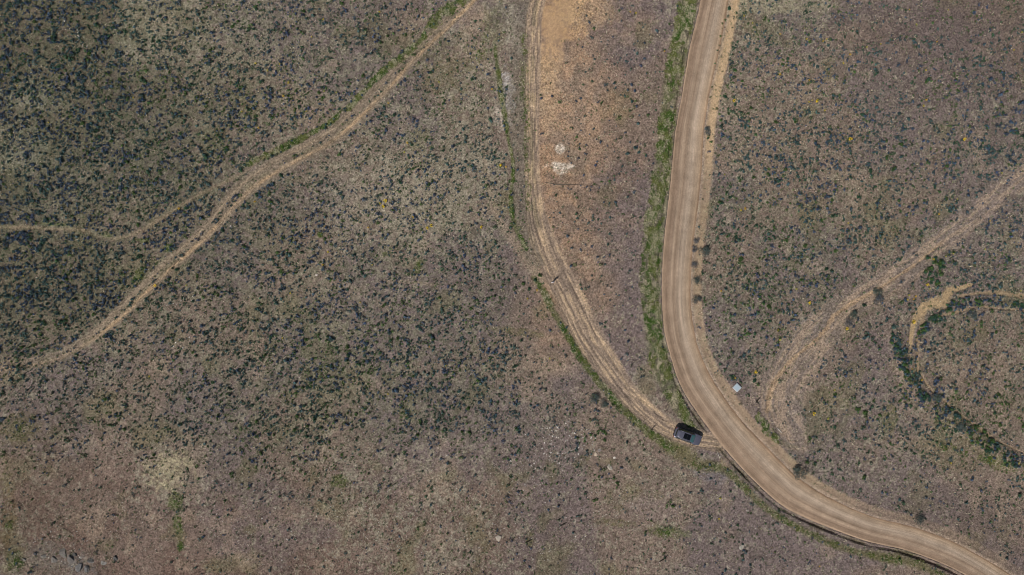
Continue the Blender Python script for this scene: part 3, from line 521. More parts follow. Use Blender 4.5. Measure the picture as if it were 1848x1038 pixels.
def lab(prefix, x, y, pre=('',)):
    ms = sorted(MARKS, key=lambda m: math.hypot(m[0]-x, m[1]-y))
    for m in ms[:9]:
        dx, dy = x-m[0], y-m[1]; d = math.hypot(dx, dy); a = math.degrees(math.atan2(-dy, dx)) % 360
        w = ['right of', 'above right of', 'above', 'above left of', 'left of', 'below left of', 'below', 'below right of'][int((a+22.5)//45) % 8]
        far = 'close' if d < 35 else 'a little' if d < 75 else 'some way' if d < 130 else 'well' if d < 210 else 'far'
        s_ = '%s %s %s %s' % (prefix, far, w, m[2])
        if s_ not in SEEN and len(s_.split()) <= 16: SEEN.add(s_); return s_
    m = ms[0]; s_ = '%s %s' % (prefix, region(x, y)); SEEN.add(s_); return s_
INV = lambda x, y: (-2 < x < 1850) and (-2 < y < 1040)
def individuals(name, cat, group, meshes, items, words, cols, limit=300):
    items = [t for t in items if INV(t[0], t[1])][:limit]
    X_ = np.array([(t[0]-924)/S for t in items]); Y_ = np.array([(519-t[1])/S for t in items]); Z_ = HZ(X_, Y_)
    for i, (x, y, r) in enumerate(items):
        o = bpy.data.objects.new(name, random.choice(meshes)); COL.objects.link(o)
        s = r/S*random.uniform(.95, 1.1); o.location = (X_[i], Y_[i], Z_[i]-.02); kx = random.choice((.82, 1.0, 1.3)); o.scale = (s*kx, s, s*random.uniform(.75, 1.1)); o.rotation_euler = (0, 0, random.random()*6.28)
        k = random.randrange(len(cols)); c = np.array(cols[k])*random.uniform(.8, 1.2); o.color = (*c, 1)
        sz = ('large ' if r > 5 else ('small ' if r < 3.6 else ''))+{.82: 'narrow ', 1.0: 'round ', 1.3: 'oval '}[kx]; tag(o, lab(sz+words[k], x, y), cat, group)
    return items
def band(lst, Xs, Ys, Rs, n=300):
    allp = [(x, y, r) for x, y, r in lst]+list(zip(Xs, Ys, Rs)); inv = [p for p in allp if INV(p[0], p[1])]; inv.sort(key=lambda t: -t[2])
    top = inv[:n]; ts = set((round(p[0], 3), round(p[1], 3)) for p in top)
    return top, [p for p in allp if (round(p[0], 3), round(p[1], 3)) not in ts]
def filt(l):
    a = np.array(l); ok, _ = clear(a[:, 0], a[:, 1]); a2 = [tuple(p) for p, k in zip(a, ok) if k]; return a2
blue = filt(blue); 
topb, restb = band(blue, X[isb], Y[isb], Rr[isb]); topg, restg = band(grn, X[~isb], Y[~isb], Rr[~isb])
SM = [tmpl_mesh('sagebrush', t, (1, 1, 1)) for t in SAGE_T]; GM = [tmpl_mesh('green_shrub', t, (1, 1, 1)) for t in GREEN_T]
individuals('sagebrush', 'shrub', 'sagebrush shrubs dotted over the slope', SM, topb, ['grey-green sagebrush', 'blue-grey sagebrush'], [SAGEC, SAGEC2])
individuals('green_shrub', 'shrub', 'green shrubs dotted over the slope', GM, topg, ['dark green shrub', 'leaf-green shrub'], [GREENC, GREENC2])
for nm, rest, Ts, c1, c2 in (('sagebrush_scrub', restb, SAGE_S, SAGEC, SAGEC2), ('green_scrub', restg, GREEN_S, GREENC, GREENC2)):
    a = np.array(rest); x, y = (a[:, 0]-924)/S, (519-a[:, 1])/S; z = HZ(x, y)-.01
    mx = sm(.4, .6, fbm(a[:, 0]/40.0, a[:, 1]/40.0, 3, 77)+.25*(rs.rand(len(a))-.5))[:, None]
    col = (c1*(1-mx)+c2*mx)*(.75+.55*rs.rand(len(a), 1))*(1+.05*rs.randn(len(a), 3))
    o = bake(nm, Ts, x, y, z, a[:, 2]/S, col)
    tag(o, {'sagebrush_scrub': 'grey-green and blue-grey low sagebrush too small to tell apart across the slope', 'green_scrub': 'tiny dark green shrublets sprinkled across the whole slope'}[nm], 'scrub', kind='stuff')

# big bushes, each on its own
BIGM = [tmpl_mesh('bush', t, (1, 1, 1)) for t in BIG_T]
for i, (x, y, r, c, l) in enumerate([
    (1442, 852, 13, (.105,.122,.105), 'largest round grey-green bush standing on the right edge of the gravel road bend'),
    (1656, 936, 9.5, (.10,.115,.10), 'round dark bush close above the gravel road near the lower right'),
    (1582, 527, 8.5, (.115,.15,.125), 'teal-green bush at upper end of the tan line in the dry wash'),
    (1583, 541, 8.5, (.12,.135,.15), 'blue-grey bush just below the teal-green bush in the dry wash'),
    (1538, 569, 7.5, (.08,.12,.10), 'dark green bush below the tan line of the dry wash'),
    (1528, 582, 8.5, (.17,.165,.165), 'pale grey leafless bush beside the dark green bush in the dry wash'),
    (1275, 238, 7.5, (.12,.15,.15), 'grey-blue bush on the tan right shoulder of the gravel road near the top'),
    (1270, 455, 9.5, (.10,.13,.115), 'dark spreading bush right of the road at the middle of the photo'),
    (1255, 541, 8.0, (.11,.125,.12), 'grey-green bush crowding the right road edge, lower of the pair'),
    (1257, 505, 8.0, (.10,.125,.11), 'grey-green bush crowding the right road edge, upper of the pair'),
    (1073, 719, 9.0, (.10,.13,.12), 'big blue-green bush left of the rutted track above the stony patch'),
    (1089, 729, 7.5, (.11,.14,.125), 'second blue-green bush touching the big one left of the rutted track'),
    (1751, 567, 8.5, (.12,.155,.15), 'pale teal bush under the brushy row at the right'),
    (1727, 768, 8.5, (.13,.16,.145), 'pale teal bush inside the brushy arc at the lower right'),
    (1683, 716, 8.5, (.12,.155,.135), 'teal bush at the top of the brushy arc beside the tan path'),
    (1255, 434, 5.5, (.16,.16,.165), 'small grey bush on the right road edge, top of three'),
    (1252, 449, 6, (.16,.16,.165), 'small grey bush on the right road edge, middle of three'),
    (1252, 478, 6.5, (.15,.15,.155), 'small grey bush on the right road edge, lowest of three')]):
    o = bpy.data.objects.new('bush', BIGM[i % 4]); COL.objects.link(o); X1, Y1 = px(x, y); s = r/S
    o.location = (X1, Y1, hz(X1, Y1)-.03); o.scale = (s*1.08, s, s*.85); o.rotation_euler = (0, 0, i*1.3); o.color = (*c, 1); tag(o, l, 'bush')

# ------------------------------------------------------------------ yellow wildflower clumps
def flower_mesh(seed):
    q = np.random.RandomState(seed); n = 26; a = q.rand(n)*6.283; r = np.sqrt(q.rand(n))
    c = np.stack([r*np.cos(a), r*np.sin(a)*.9, 1.0+.30*q.rand(n)], 1); V = []; F = []; k = 0
    for p in c:       # flower head: eight petals round a middle
        R_ = .17+.06*q.rand(); t = q.randn(2)*.25
        ring = [(R_*(1 if j % 2 else .55)*math.cos(j*math.pi/8), R_*(1 if j % 2 else .55)*math.sin(j*math.pi/8)) for j in range(16)]
        V.append((p[0], p[1], p[2]+.03)); V += [(p[0]+u, p[1]+v, p[2]+u*t[0]+v*t[1]) for u, v in ring]
        F += [(k, k+1+j, k+1+(j+1) % 16) for j in range(16)]; k += 17
    V = np.array(V); tt = np.tile([1, .86, .36], (len(V), 1)); return V, np.array(F)
FMS = []
for i in range(5):
    V, F = flower_mesh(900+i); t = np.ones((len(V), 3))*(.85+.3*np.random.RandomState(i).rand(len(V), 1)); FMS.append(mesh_np('flower_heads', V, F, M_PETAL, tint=t, link=False))
FGM = [tmpl_mesh('wildflower_clump', shrub(110, 3, .6, .40, .16, 950+i, spread=.6), (1, 1, 1)) for i in range(4)]
fl = parse(FL); fx = np.array([(p[0]-924)/S for p in fl]); fy = np.array([(519-p[1])/S for p in fl]); fz = HZ(fx, fy)
BRIGHT = {(903,299),(771,412),(779,407),(696,363),(692,373),(1670,514),(1459,547),(1644,581),(1363,671),(1466,745),(1469,186),(1321,185),(282,515),(1736,253),(1525,593),(869,410),(1532,252)}
for i, p in enumerate(fl):
    o = bpy.data.objects.new('wildflower_clump', random.choice(FGM)); COL.objects.link(o)
    br = (int(p[0]), int(p[1])) in BRIGHT; s = random.uniform(.28, .36) if br else random.uniform(.17, .27)
    o.location = (fx[i], fy[i], fz[i]-.02); o.scale = (s, s*.9, s*.9); o.rotation_euler = (0, 0, random.random()*6); o.color = (.10, .13, .045, 1)
    tag(o, lab('bright yellow wildflower clump' if br else 'faint yellow wildflower clump', *p), 'wildflowers', 'yellow wildflower clumps over the slope')
    f = bpy.data.objects.new('flower_heads', random.choice(FMS)); COL.objects.link(f); f.parent = o; f.scale = (.95, .95, 1.0) if br else (.8, .8, .95)
    f.color = (.90, .62, .03, 1) if br else random.choice([(.70, .54, .05, 1), (.76, .46, .04, 1), (.58, .54, .08, 1)])

# ------------------------------------------------------------------ grasses (uncountable)
def blades(name, x, y, ln, wd, col, label, nb=3, lean=.9, seed=1):
    q = np.random.RandomState(seed); n = len(x); z = HZ(x, y)
    x = np.repeat(x, nb); y = np.repeat(y, nb); z = np.repeat(z, nb); ln = np.repeat(ln, nb)*(.6+.8*q.rand(n*nb)); col = np.repeat(col, nb, 0)*(.8+.4*q.rand(n*nb, 1))
    a = q.rand(n*nb)*6.283; c, s = np.cos(a), np.sin(a); x = x+c*.04; y = y+s*.04; l = lean*(.3+.7*q.rand(n*nb)); w_ = wd*(.6+.8*q.rand(n*nb))
    P0 = np.stack([x-s*w_*.5, y+c*w_*.5, z-.01], 1); P1 = np.stack([x+s*w_*.5, y-c*w_*.5, z-.01], 1)
    m_ = np.stack([x+c*ln*l*.45, y+s*ln*l*.45, z+ln*.40], 1); sd = np.stack([-s*w_*.45, c*w_*.45, 0*s], 1)
    P4 = np.stack([x+c*ln*l, y+s*ln*l, z+ln*(.55-.3*l)], 1)
    V = np.stack([P0, P1, m_-sd, P4, m_+sd], 1).reshape(-1, 3); b5 = np.arange(n*nb)*5
    F = np.vstack([np.stack([b5, b5+1, b5+2, b5+4], 1), np.stack([b5+4, b5+2, b5+3, b5+3], 1)])
    F4 = np.stack([b5, b5+1, b5+2, b5+4], 1); V2 = V.reshape(-1, 5, 3)
    Vt = np.stack([V2[:, 0], V2[:, 1], V2[:, 2], V2[:, 4], V2[:, 4], V2[:, 2], V2[:, 3]], 1)
    T = np.array([[0, 1, 2], [0, 2, 3], [4, 5, 6]]); Fa = (T[None]+(np.arange(n*nb)*7)[:, None, None]).reshape(-1, 3)
    o = mesh_np(name, Vt.reshape(-1, 3), Fa, M_GRASS, tint=np.repeat(np.clip(col, .01, .9), 7, 0)); tag(o, label, 'grass', kind='stuff'); return o
q = np.random.RandomState(3)
# dry straw tufts
N = 225000; x = q.uniform(-110, 1958, N); y = q.uniform(-110, 1148, N); stv = grid(STRAW, x, y)/9
k = q.rand(N) < (.06+.50*stv)*np.clip(1+5*(fbm(x/14.0, y/14.0, 3, 45)-.5), .1, 2)
x, y = x[k], y[k]; z, a = relief((x-924)/S, (519-y)/S, True); k = (a['ar'] > 1) & (a['w1'] < .4) & (np.hypot(x-1241, y-787) > 27) & ~((a['w2'] > .5) & (q.rand(len(x)) > .25)) & (np.hypot(x-1329, y-699) > 10) & ~((np.abs(x-995) < 38) & (y < 110))
x, y = x[k], y[k]; n = len(x); mixv = q.rand(n, 1); gm = (q.rand(n, 1) < .15+.5*(grid(DENS, x, y)/9)[:, None])*1.0
blades('dry_grass', (x-924)/S, (519-y)/S, .18+.26*q.rand(n), .062, (lin(214,202,176)*mixv+lin(126,110,86)*(1-mixv))*(1-gm)+lin(126,130,98)*gm, 'pale dry straw grass thinly covering the brown slope', 3)
# green growth along verges
gx_, gy_, gl_ = [], [], []
def along(path, n, wscale=1.0, ln=.25):
    path = np.array(path); seg = np.hypot(*np.diff(path[:, :2], axis=0).T); cum = seg/seg.sum(); i = q.choice(len(seg), n, p=cum); t = q.rand(n); p = path[i]*(1-t)[:, None]+path[i+1]*t[:, None]
    a = q.rand(n)*6.283; r = np.sqrt(q.rand(n))*p[:, 2]*wscale*(.75+.5*vn(i/3.0+t/3.0, 0*t, 5)); X_, Y_ = p[:, 0]+r*np.cos(a), p[:, 1]+r*np.sin(a)
    k = (fbm(X_/6.0, Y_/11.0, 3, 12) > .45) & (fbm(X_/26.0, Y_/34.0, 2, 14) > .33)
    gx_.append(X_[k]); gy_.append(Y_[k]); gl_.append(np.full(k.sum(), ln))
along(VERGE, 19000, 1.12, .36); along(LOW, 2600, 1.0, .22); along(GL, 3000, .9, .26); along(spline([(1362,742,4),(1375,763,7),(1393,786,7),(1418,803,6),(1448,812,4)], 3), 1500, 1.1, .28); along(ARC, 700, 1.0, .22); along(spline([(1690,800,6),(1760,822,8),(1830,850,8),(1880,870,8)], 3), 900, 1.1, .24); along(GU, 2600, .9, .30); along(spline([(946,60,8),(946,150,8),(950,260,7),(955,380,6)], 3), 900, 1.0, .24); along(DL, 8500, 1.0, .28)
def patch(cx, cy, rx, ry, n, ln=.24):
    n = int(n*1.6); a = q.rand(n)*6.283; r = np.abs(q.randn(n))*.55; X_ = cx+r*rx*np.cos(a); Y_ = cy+r*ry*np.sin(a); k = fbm(X_/6.0, Y_/6.0, 3, 16) > .47; gx_.append(X_[k]); gy_.append(Y_[k]); gl_.append(np.full(k.sum(), ln))
for a in ((305,447,8,8,160),(252,498,11,12,250),(196,423,10,5,120),(262,435,16,4,120),(697,458,9,5,120),(578,423,6,6,80),(527,437,5,5,50),(317,905,13,18,350),(322,945,8,22,300),(327,985,6,9,160),(18,948,7,8,90),(30,1015,14,20,200),(755,480,7,12,80),(612,870,18,12,140),(1205,960,35,10,250),(1640,990,28,14,250),(1785,828,35,16,160),(860,95,14,30,160),(870,70,20,40,160),(940,430,12,40,160),(35,775,25,25,200)): patch(*a)
x = np.concatenate(gx_); y = np.concatenate(gy_); l = np.concatenate(gl_)
z, a = relief((x-924)/S, (519-y)/S, True); k = (a['ar'] > 1.5) & ((np.abs(x-1241) > 30) | (np.abs(y-787) > 17)); x, y, l = x[k], y[k], l[k]; n = len(x)
mv = fbm(x/11.0, y/16.0, 3, 19)[:, None]+.2*(q.rand(n, 1)-.5); t = np.clip((mv-.38)/.25, 0, 1); col = lin(72,102,40)*t+lin(116,122,70)*(1-t)
pale = (q.rand(n) < .10+.55*np.clip((fbm(x/7.0, y/12.0, 3, 24)-.48)*6, 0, 1)); col[pale] = lin(188,180,150)
blades('green_grass', (x-924)/S, (519-y)/S, l*(.7+.6*q.rand(n)), .055, col, 'green grass growing in the road ditch and along the track verges', 4, seed=4)

# ------------------------------------------------------------------ stones
def stone_T(seed):
    """chipped block: a fine ball cut by random planes"""
    q = np.random.RandomState(seed); m, n = 9, 18; V = []; P = q.randn(9, 3); P[:, 2] = np.abs(P[:, 2]); P /= np.linalg.norm(P, axis=1, keepdims=True); D = .50+.38*q.rand(9)
    for i in range(m+1):
        t = i/m*math.pi/2
        for j in range(n):
            a = 2*math.pi*j/n+.1*i; p = np.array([math.cos(t)*math.cos(a), .85*math.cos(t)*math.sin(a), .9*math.sin(t)+.001])*1.15
            for k in range(9):
                e = p @ P[k]
                if e > D[k]: p = p-(e-D[k])*P[k]
            p = p*(1+.035*q.randn()); p[2] -= .12; V.append(p)
    F = [(i*n+j, i*n+(j+1) % n, (i+1)*n+(j+1) % n, (i+1)*n+j) for i in range(m) for j in range(n)]
    V = np.array(V); t = .85+.3*q.rand(len(V)); return V, np.array(F), t
def pebble_T(seed):
    q = np.random.RandomState(seed); n = 6; V = [[.9*math.cos(a)*(1+.2*q.randn()), .7*math.sin(a)*(1+.2*q.randn()), -.1] for a in [2*math.pi*j/n for j in range(n)]]
    V += [[p[0]*.65+.1*q.randn(), p[1]*.65+.1*q.randn(), .45+.12*q.rand()] for p in V[:n]]
    F = [(j, (j+1) % n, n+(j+1) % n, n+j) for j in range(n)]+[(n, n+1, n+2, n+3), (n, n+3, n+4, n+5)]
    V = np.array(V); return V, np.array(F), .85+.3*q.rand(len(V))
PEB = [pebble_T(i) for i in range(8)]
STT = [stone_T(i) for i in range(6)]
def stone_mat():
    m, nt, b = mat('stone', .9, .25); at = node(nt, 'ShaderNodeAttribute', attribute_name='tint'); oi = node(nt, 'ShaderNodeObjectInfo'); tc = node(nt, 'ShaderNodeTexCoord')
    no = node(nt, 'ShaderNodeTexNoise', i_Scale=4.0, i_Detail=6.0); nt.links.new(tc.outputs['Object'], no.inputs['Vector'])
    r = node(nt, 'ShaderNodeMapRange', i_To_Min=.65, i_To_Max=1.3); nt.links.new(no.outputs['Fac'], r.inputs['Value'])
    mm = mul(nt, at.outputs['Color'], oi.outputs['Color']); m2 = mul(nt, mm.outputs[2], r.outputs[0]); nt.links.new(m2.outputs[2], b.inputs['Base Color'])
    bp = node(nt, 'ShaderNodeBump', i_Strength=.6, i_Distance=.06); nt.links.new(no.outputs['Fac'], bp.inputs['Height']); nt.links.new(bp.outputs[0], b.inputs['Normal']); return m
M_STONE = stone_mat()
stones = []
def sc(cx, cy, rx, ry, n, r0, r1, ang=0):
    for _ in range(n):
        a = random.random()*6.28; d = math.sqrt(random.random()); u, v = d*rx*math.cos(a), d*ry*math.sin(a); c, s = math.cos(R(ang)), math.sin(R(ang))
        stones.append((cx+u*c-v*s, cy+u*s+v*c, random.uniform(r0, r1)*1.12))
sc(146, 75, 55, 12, 46, .7, 1.3, 48); sc(1020, 800, 60, 40, 170, .6, 1.4, 10); sc(960, 850, 60, 30, 90, .6, 1.1); sc(345, 615, 45, 16, 40, .6, 1.3, 0); sc(310, 540, 40, 15, 20, .6, 1.2); sc(220, 790, 80, 40, 60, .5, 1.0)
sc(560, 920, 200, 110, 700, .45, 1.0); sc(900, 930, 260, 100, 800, .45, 1.0); sc(300, 960, 240, 70, 350, .45, .9); sc(700, 720, 500, 90, 300, .45, .9); sc(110, 975, 50, 25, 60, .5, 1.1); sc(700, 780, 250, 50, 130, .5, 1.0); sc(1150, 960, 120, 60, 90, .5, 1.0); sc(1380, 970, 90, 60, 60, .5, 1.0)
sc(120, 1010, 48, 20, 30, .6, 1.2, 20); sc(924, 519, 900, 500, 260, .5, .9); sc(1450, 735, 50, 30, 20, .6, 1.2); sc(500, 700, 120, 60, 70, .5, 1.0)
ok, _ = clear(np.array([s[0] for s in stones]), np.array([s[1] for s in stones])); stones = [s for s, k in zip(stones, ok) if k]
tops, rests = band(stones, [], [], [], 285)
SMESH = [mesh_np('stone', V, F, M_STONE, tint=t[:, None]*np.ones(3), smooth=False, link=False) for V, F, t in STT]
individuals('stone', 'stone', 'pale stones lying on the slope', SMESH, tops, ['pale stone', 'whitish stone'], [(.48,.44,.39), (.80,.75,.68)])
a = np.array(rests); x, y = (a[:, 0]-924)/S, (519-a[:, 1])/S; m_ = rs.rand(len(a), 1)
tag(bake('gravel', PEB, x, y, HZ(x, y)-.01, a[:, 2]/S, np.array([.78,.73,.66])*m_+np.array([.32,.29,.26])*(1-m_), M_STONE), 'small pale stones scattered over the lower slope', 'gravel', kind='stuff')
for x, y, r, sc_, c, l in [
    (417, 409, 2.8, 1.3, (.62,.54,.48), 'pale pinkish boulder just right of the diagonal track'), (572, 497, 2.6, 1.3, (.60,.52,.46), 'pale boulder on the open slope below the mossy spot'),
    (1083, 815, 4.2, 1.2, (.36,.31,.28), 'grey-brown boulder, upper of the pair in the stony patch'), (1077, 822, 3.6, 1.4, (.55,.44,.34), 'peach coloured boulder, lower of the pair in the stony patch'),
    (1110, 828, 2.6, 1.1, (.70,.64,.56), 'small white boulder right of the boulder pair'), (1100, 845, 5.5, .8, (.42,.37,.31), 'flat pale outcrop below the small white boulder'),
    (900, 973, 5.5, .8, (.48,.41,.34), 'flat tan rock on the lower slope at bottom middle'), (1298, 824.5, 2.2, 1.0, (.62,.57,.46), 'pale round stone by the ditch just below the access track'),
    (1350, 921, 2.8, 1, (.40,.35,.30), 'tan rock below the gravel road bend'),(1338, 988, 5, .7, (.42,.38,.32), 'flat pale rock near bottom below the road'),
    (114, 998, 8, 1.0, (.20,.18,.16), 'grey outcrop slab, leftmost in the lower left corner'), (128, 1009, 7, 1.2, (.19,.17,.155), 'grey outcrop block with a deep shadow in the lower left'),
    (98, 1010, 6, 1.1, (.21,.19,.17), 'low grey outcrop rock left of the dark crevice'), (142, 1024, 8, .9, (.185,.175,.17), 'bluish grey outcrop rock near the bottom edge'),
    (157, 1029, 6, 1.1, (.18,.17,.165), 'bluish grey rock at bottom edge right of the outcrop'), (133, 1002, 4, 1.5, (.15,.14,.13), 'upright dark rock above the outcrop'),
    (161, 1013, 6, 1.5, (.15,.14,.13), 'dark pair-like boulder right of the outcrop'), (207, 1009, 4.5, 1.6, (.13,.125,.12), 'lone dark boulder right of the outcrop'),
    (45, 1009, 3.5, 1.2, (.21,.195,.175), 'small grey boulder left of the outcrop near the mossy strip'), (80, 1003, 5, .8, (.21,.195,.175), 'low grey rock between mossy strip and outcrop'),
    (185, 1017, 5, .7, (.28,.26,.24), 'low grey rock between the two dark boulders')]:
    o = bpy.data.objects.new('boulder', random.choice(SMESH)); COL.objects.link(o); X1, Y1 = px(x, y); s = r/S
    o.location = (X1, Y1, hz(X1, Y1)-.04); o.scale = (s*1.25, s, s*sc_*.75); o.rotation_euler = (0, 0, random.random()*6.28); o.color = (*c, 1); tag(o, l, 'boulder')

# ------------------------------------------------------------------ deadwood, post, utility box
M_WOOD = simple('weathered_wood', (.16, .13, .10), .85, .2, scale=14, var=.3, bump=.4); M_PALEWOOD = simple('bleached_wood', (.62, .58, .52), .8, .2, scale=14); M_DARKWOOD = simple('dark_wood', (.045, .038, .03), .9, .1, scale=14)
def stick(name, pts, rad, m, label, cat, up=.08, forks=()):
    P = [px(*p) for p in pts]; z = [hz(*p)+up for p in P]; b = MB().tube([(p[0], p[1], zz) for p, zz in zip(P, z)], rad, 7)
    for fk in forks:
        Q = [px(*p) for p in fk]; b.tube([(p[0], p[1], hz(*p)+up+.03*i) for i, p in enumerate(Q)], [rad if not hasattr(rad, '__len__') else rad[0]*.8, .015], 6)
    return tag(b.build(name, m, smooth=True), label, cat)
stick('dead_branch', [(1363, 726.5), (1366, 722.5), (1369.5, 719), (1372, 716)], [.10, .09, .06, .02], M_DARKWOOD, 'dark forked dead branch lying right of the road below the white box', 'branch', .12, [((1364.5, 724.5), (1370, 730)), ((1366, 722.5), (1361.5, 722))])
stick('dead_branch', [(1403, 773), (1407, 777), (1411, 781)], [.04, .06, .05], M_PALEWOOD, 'bleached white stick lying beside the green patch right of the road', 'branch', .08)
stick('dead_branch', [(1405, 774.5), (1410, 780)], [.03, .02], M_PALEWOOD, 'thinner bleached stick beside the white one right of the road', 'branch', .14)
stick('dead_branch', [(1296.5, 823), (1294, 815)], [.04, .03], M_PALEWOOD, 'thin pale stick leaning at the pale round stone by the ditch', 'branch', .15)
stick('dead_branch', [(984, 330), (1005, 333.5), (1035, 334), (1070, 335)], [.05, .07, .05, .03], M_WOOD, 'long thin dead limb lying below the white bare patch', 'branch', .05)
for i in range(3):
    x0, y0 = [(1196, 1010), (955, 978), (1018, 948)][i]
    stick('dead_branch', [(x0-6, y0+4), (x0, y0), (x0+6, y0-3)], [.05, .09, .03], M_DARKWOOD, ['dark dead branch near the bottom edge left of the road', 'dark dead branch at the bottom middle by the mossy spot', 'dark dead branch on the bare lower slope near bottom middle'][i], 'branch', .10)
X1, Y1 = px(1176.5, 775.5); z0 = hz(X1, Y1)
e = empty('fence_post', (X1, Y1, z0), 0, 'dark upright wooden post left of the parked car casting a thin shadow', 'post')
MB().rings([[(r*math.cos(a)+dx, r*math.sin(a), zz) for a in [math.pi*j/4 for j in range(8)]] for zz, r, dx in ((-.2, .075, 0), (.5, .072, .01), (1.05, .068, .02), (1.18, .066, .02), (1.22, .045, .02))]).build('shaft', M_WOOD, e, True)
MB().rings([[(.078*math.cos(a)+.017, .078*math.sin(a), zz) for a in [math.pi*j/4 for j in range(8)]] for zz in (.92, .96)]).build('wire_band', simple('rusty_metal', (.12, .07, .05), .6, .5, .7), e)
X1, Y1 = px(1329, 699); z0 = hz(X1, Y1)
e = empty('utility_box', (X1, Y1, z0), R(45), 'square pale blue-white utility box with flat lid right of the gravel road', 'utility box')
M_BOXL = simple('enclosure_lid', (.52, .56, .58), .45, .4, var=.06, scale=3); M_BOXB = simple('enclosure_base', (.55, .55, .52), .8, .3, var=.1); M_STEEL = simple('steel', (.4, .4, .4), .4, .5, .9)
MB().box((0, 0, .04), (1.10, 1.10, .28)).build('base', M_BOXB, e, bevel=.02)
MB().rings([[(sx*s/2, sy*s/2, z) for sx, sy in ((-1,-1),(1,-1),(1,1),(-1,1))] for s, z in ((1.14, .185), (1.14, .25), (1.02, .29), (.98, .292))]).build('lid', M_BOXL, e, bevel=.01)
MB().box((0, 0, .296), (.84, .84, .012)).build('lid_panel', simple('lid_paint', (.46, .55, .62), .4, .4, var=.05, scale=2), e, bevel=.004)
for sx in (-1, 1): MB().tube([(sx*.30-.07, -.3, .305), (sx*.30-.06, -.3, .33), (sx*.30+.06, -.3, .33), (sx*.30+.07, -.3, .305)], .010, 6).build('handle', M_STEEL, e, True)
for sx in (-1, 1):
    for sy in (-1, 1): MB().rings([[(.46*sx+.02*math.cos(a), .46*sy+.02*math.sin(a), z) for a in [math.pi*j/3 for j in range(6)]] for z in (.288, .305)]).build('bolt', M_STEEL, e)

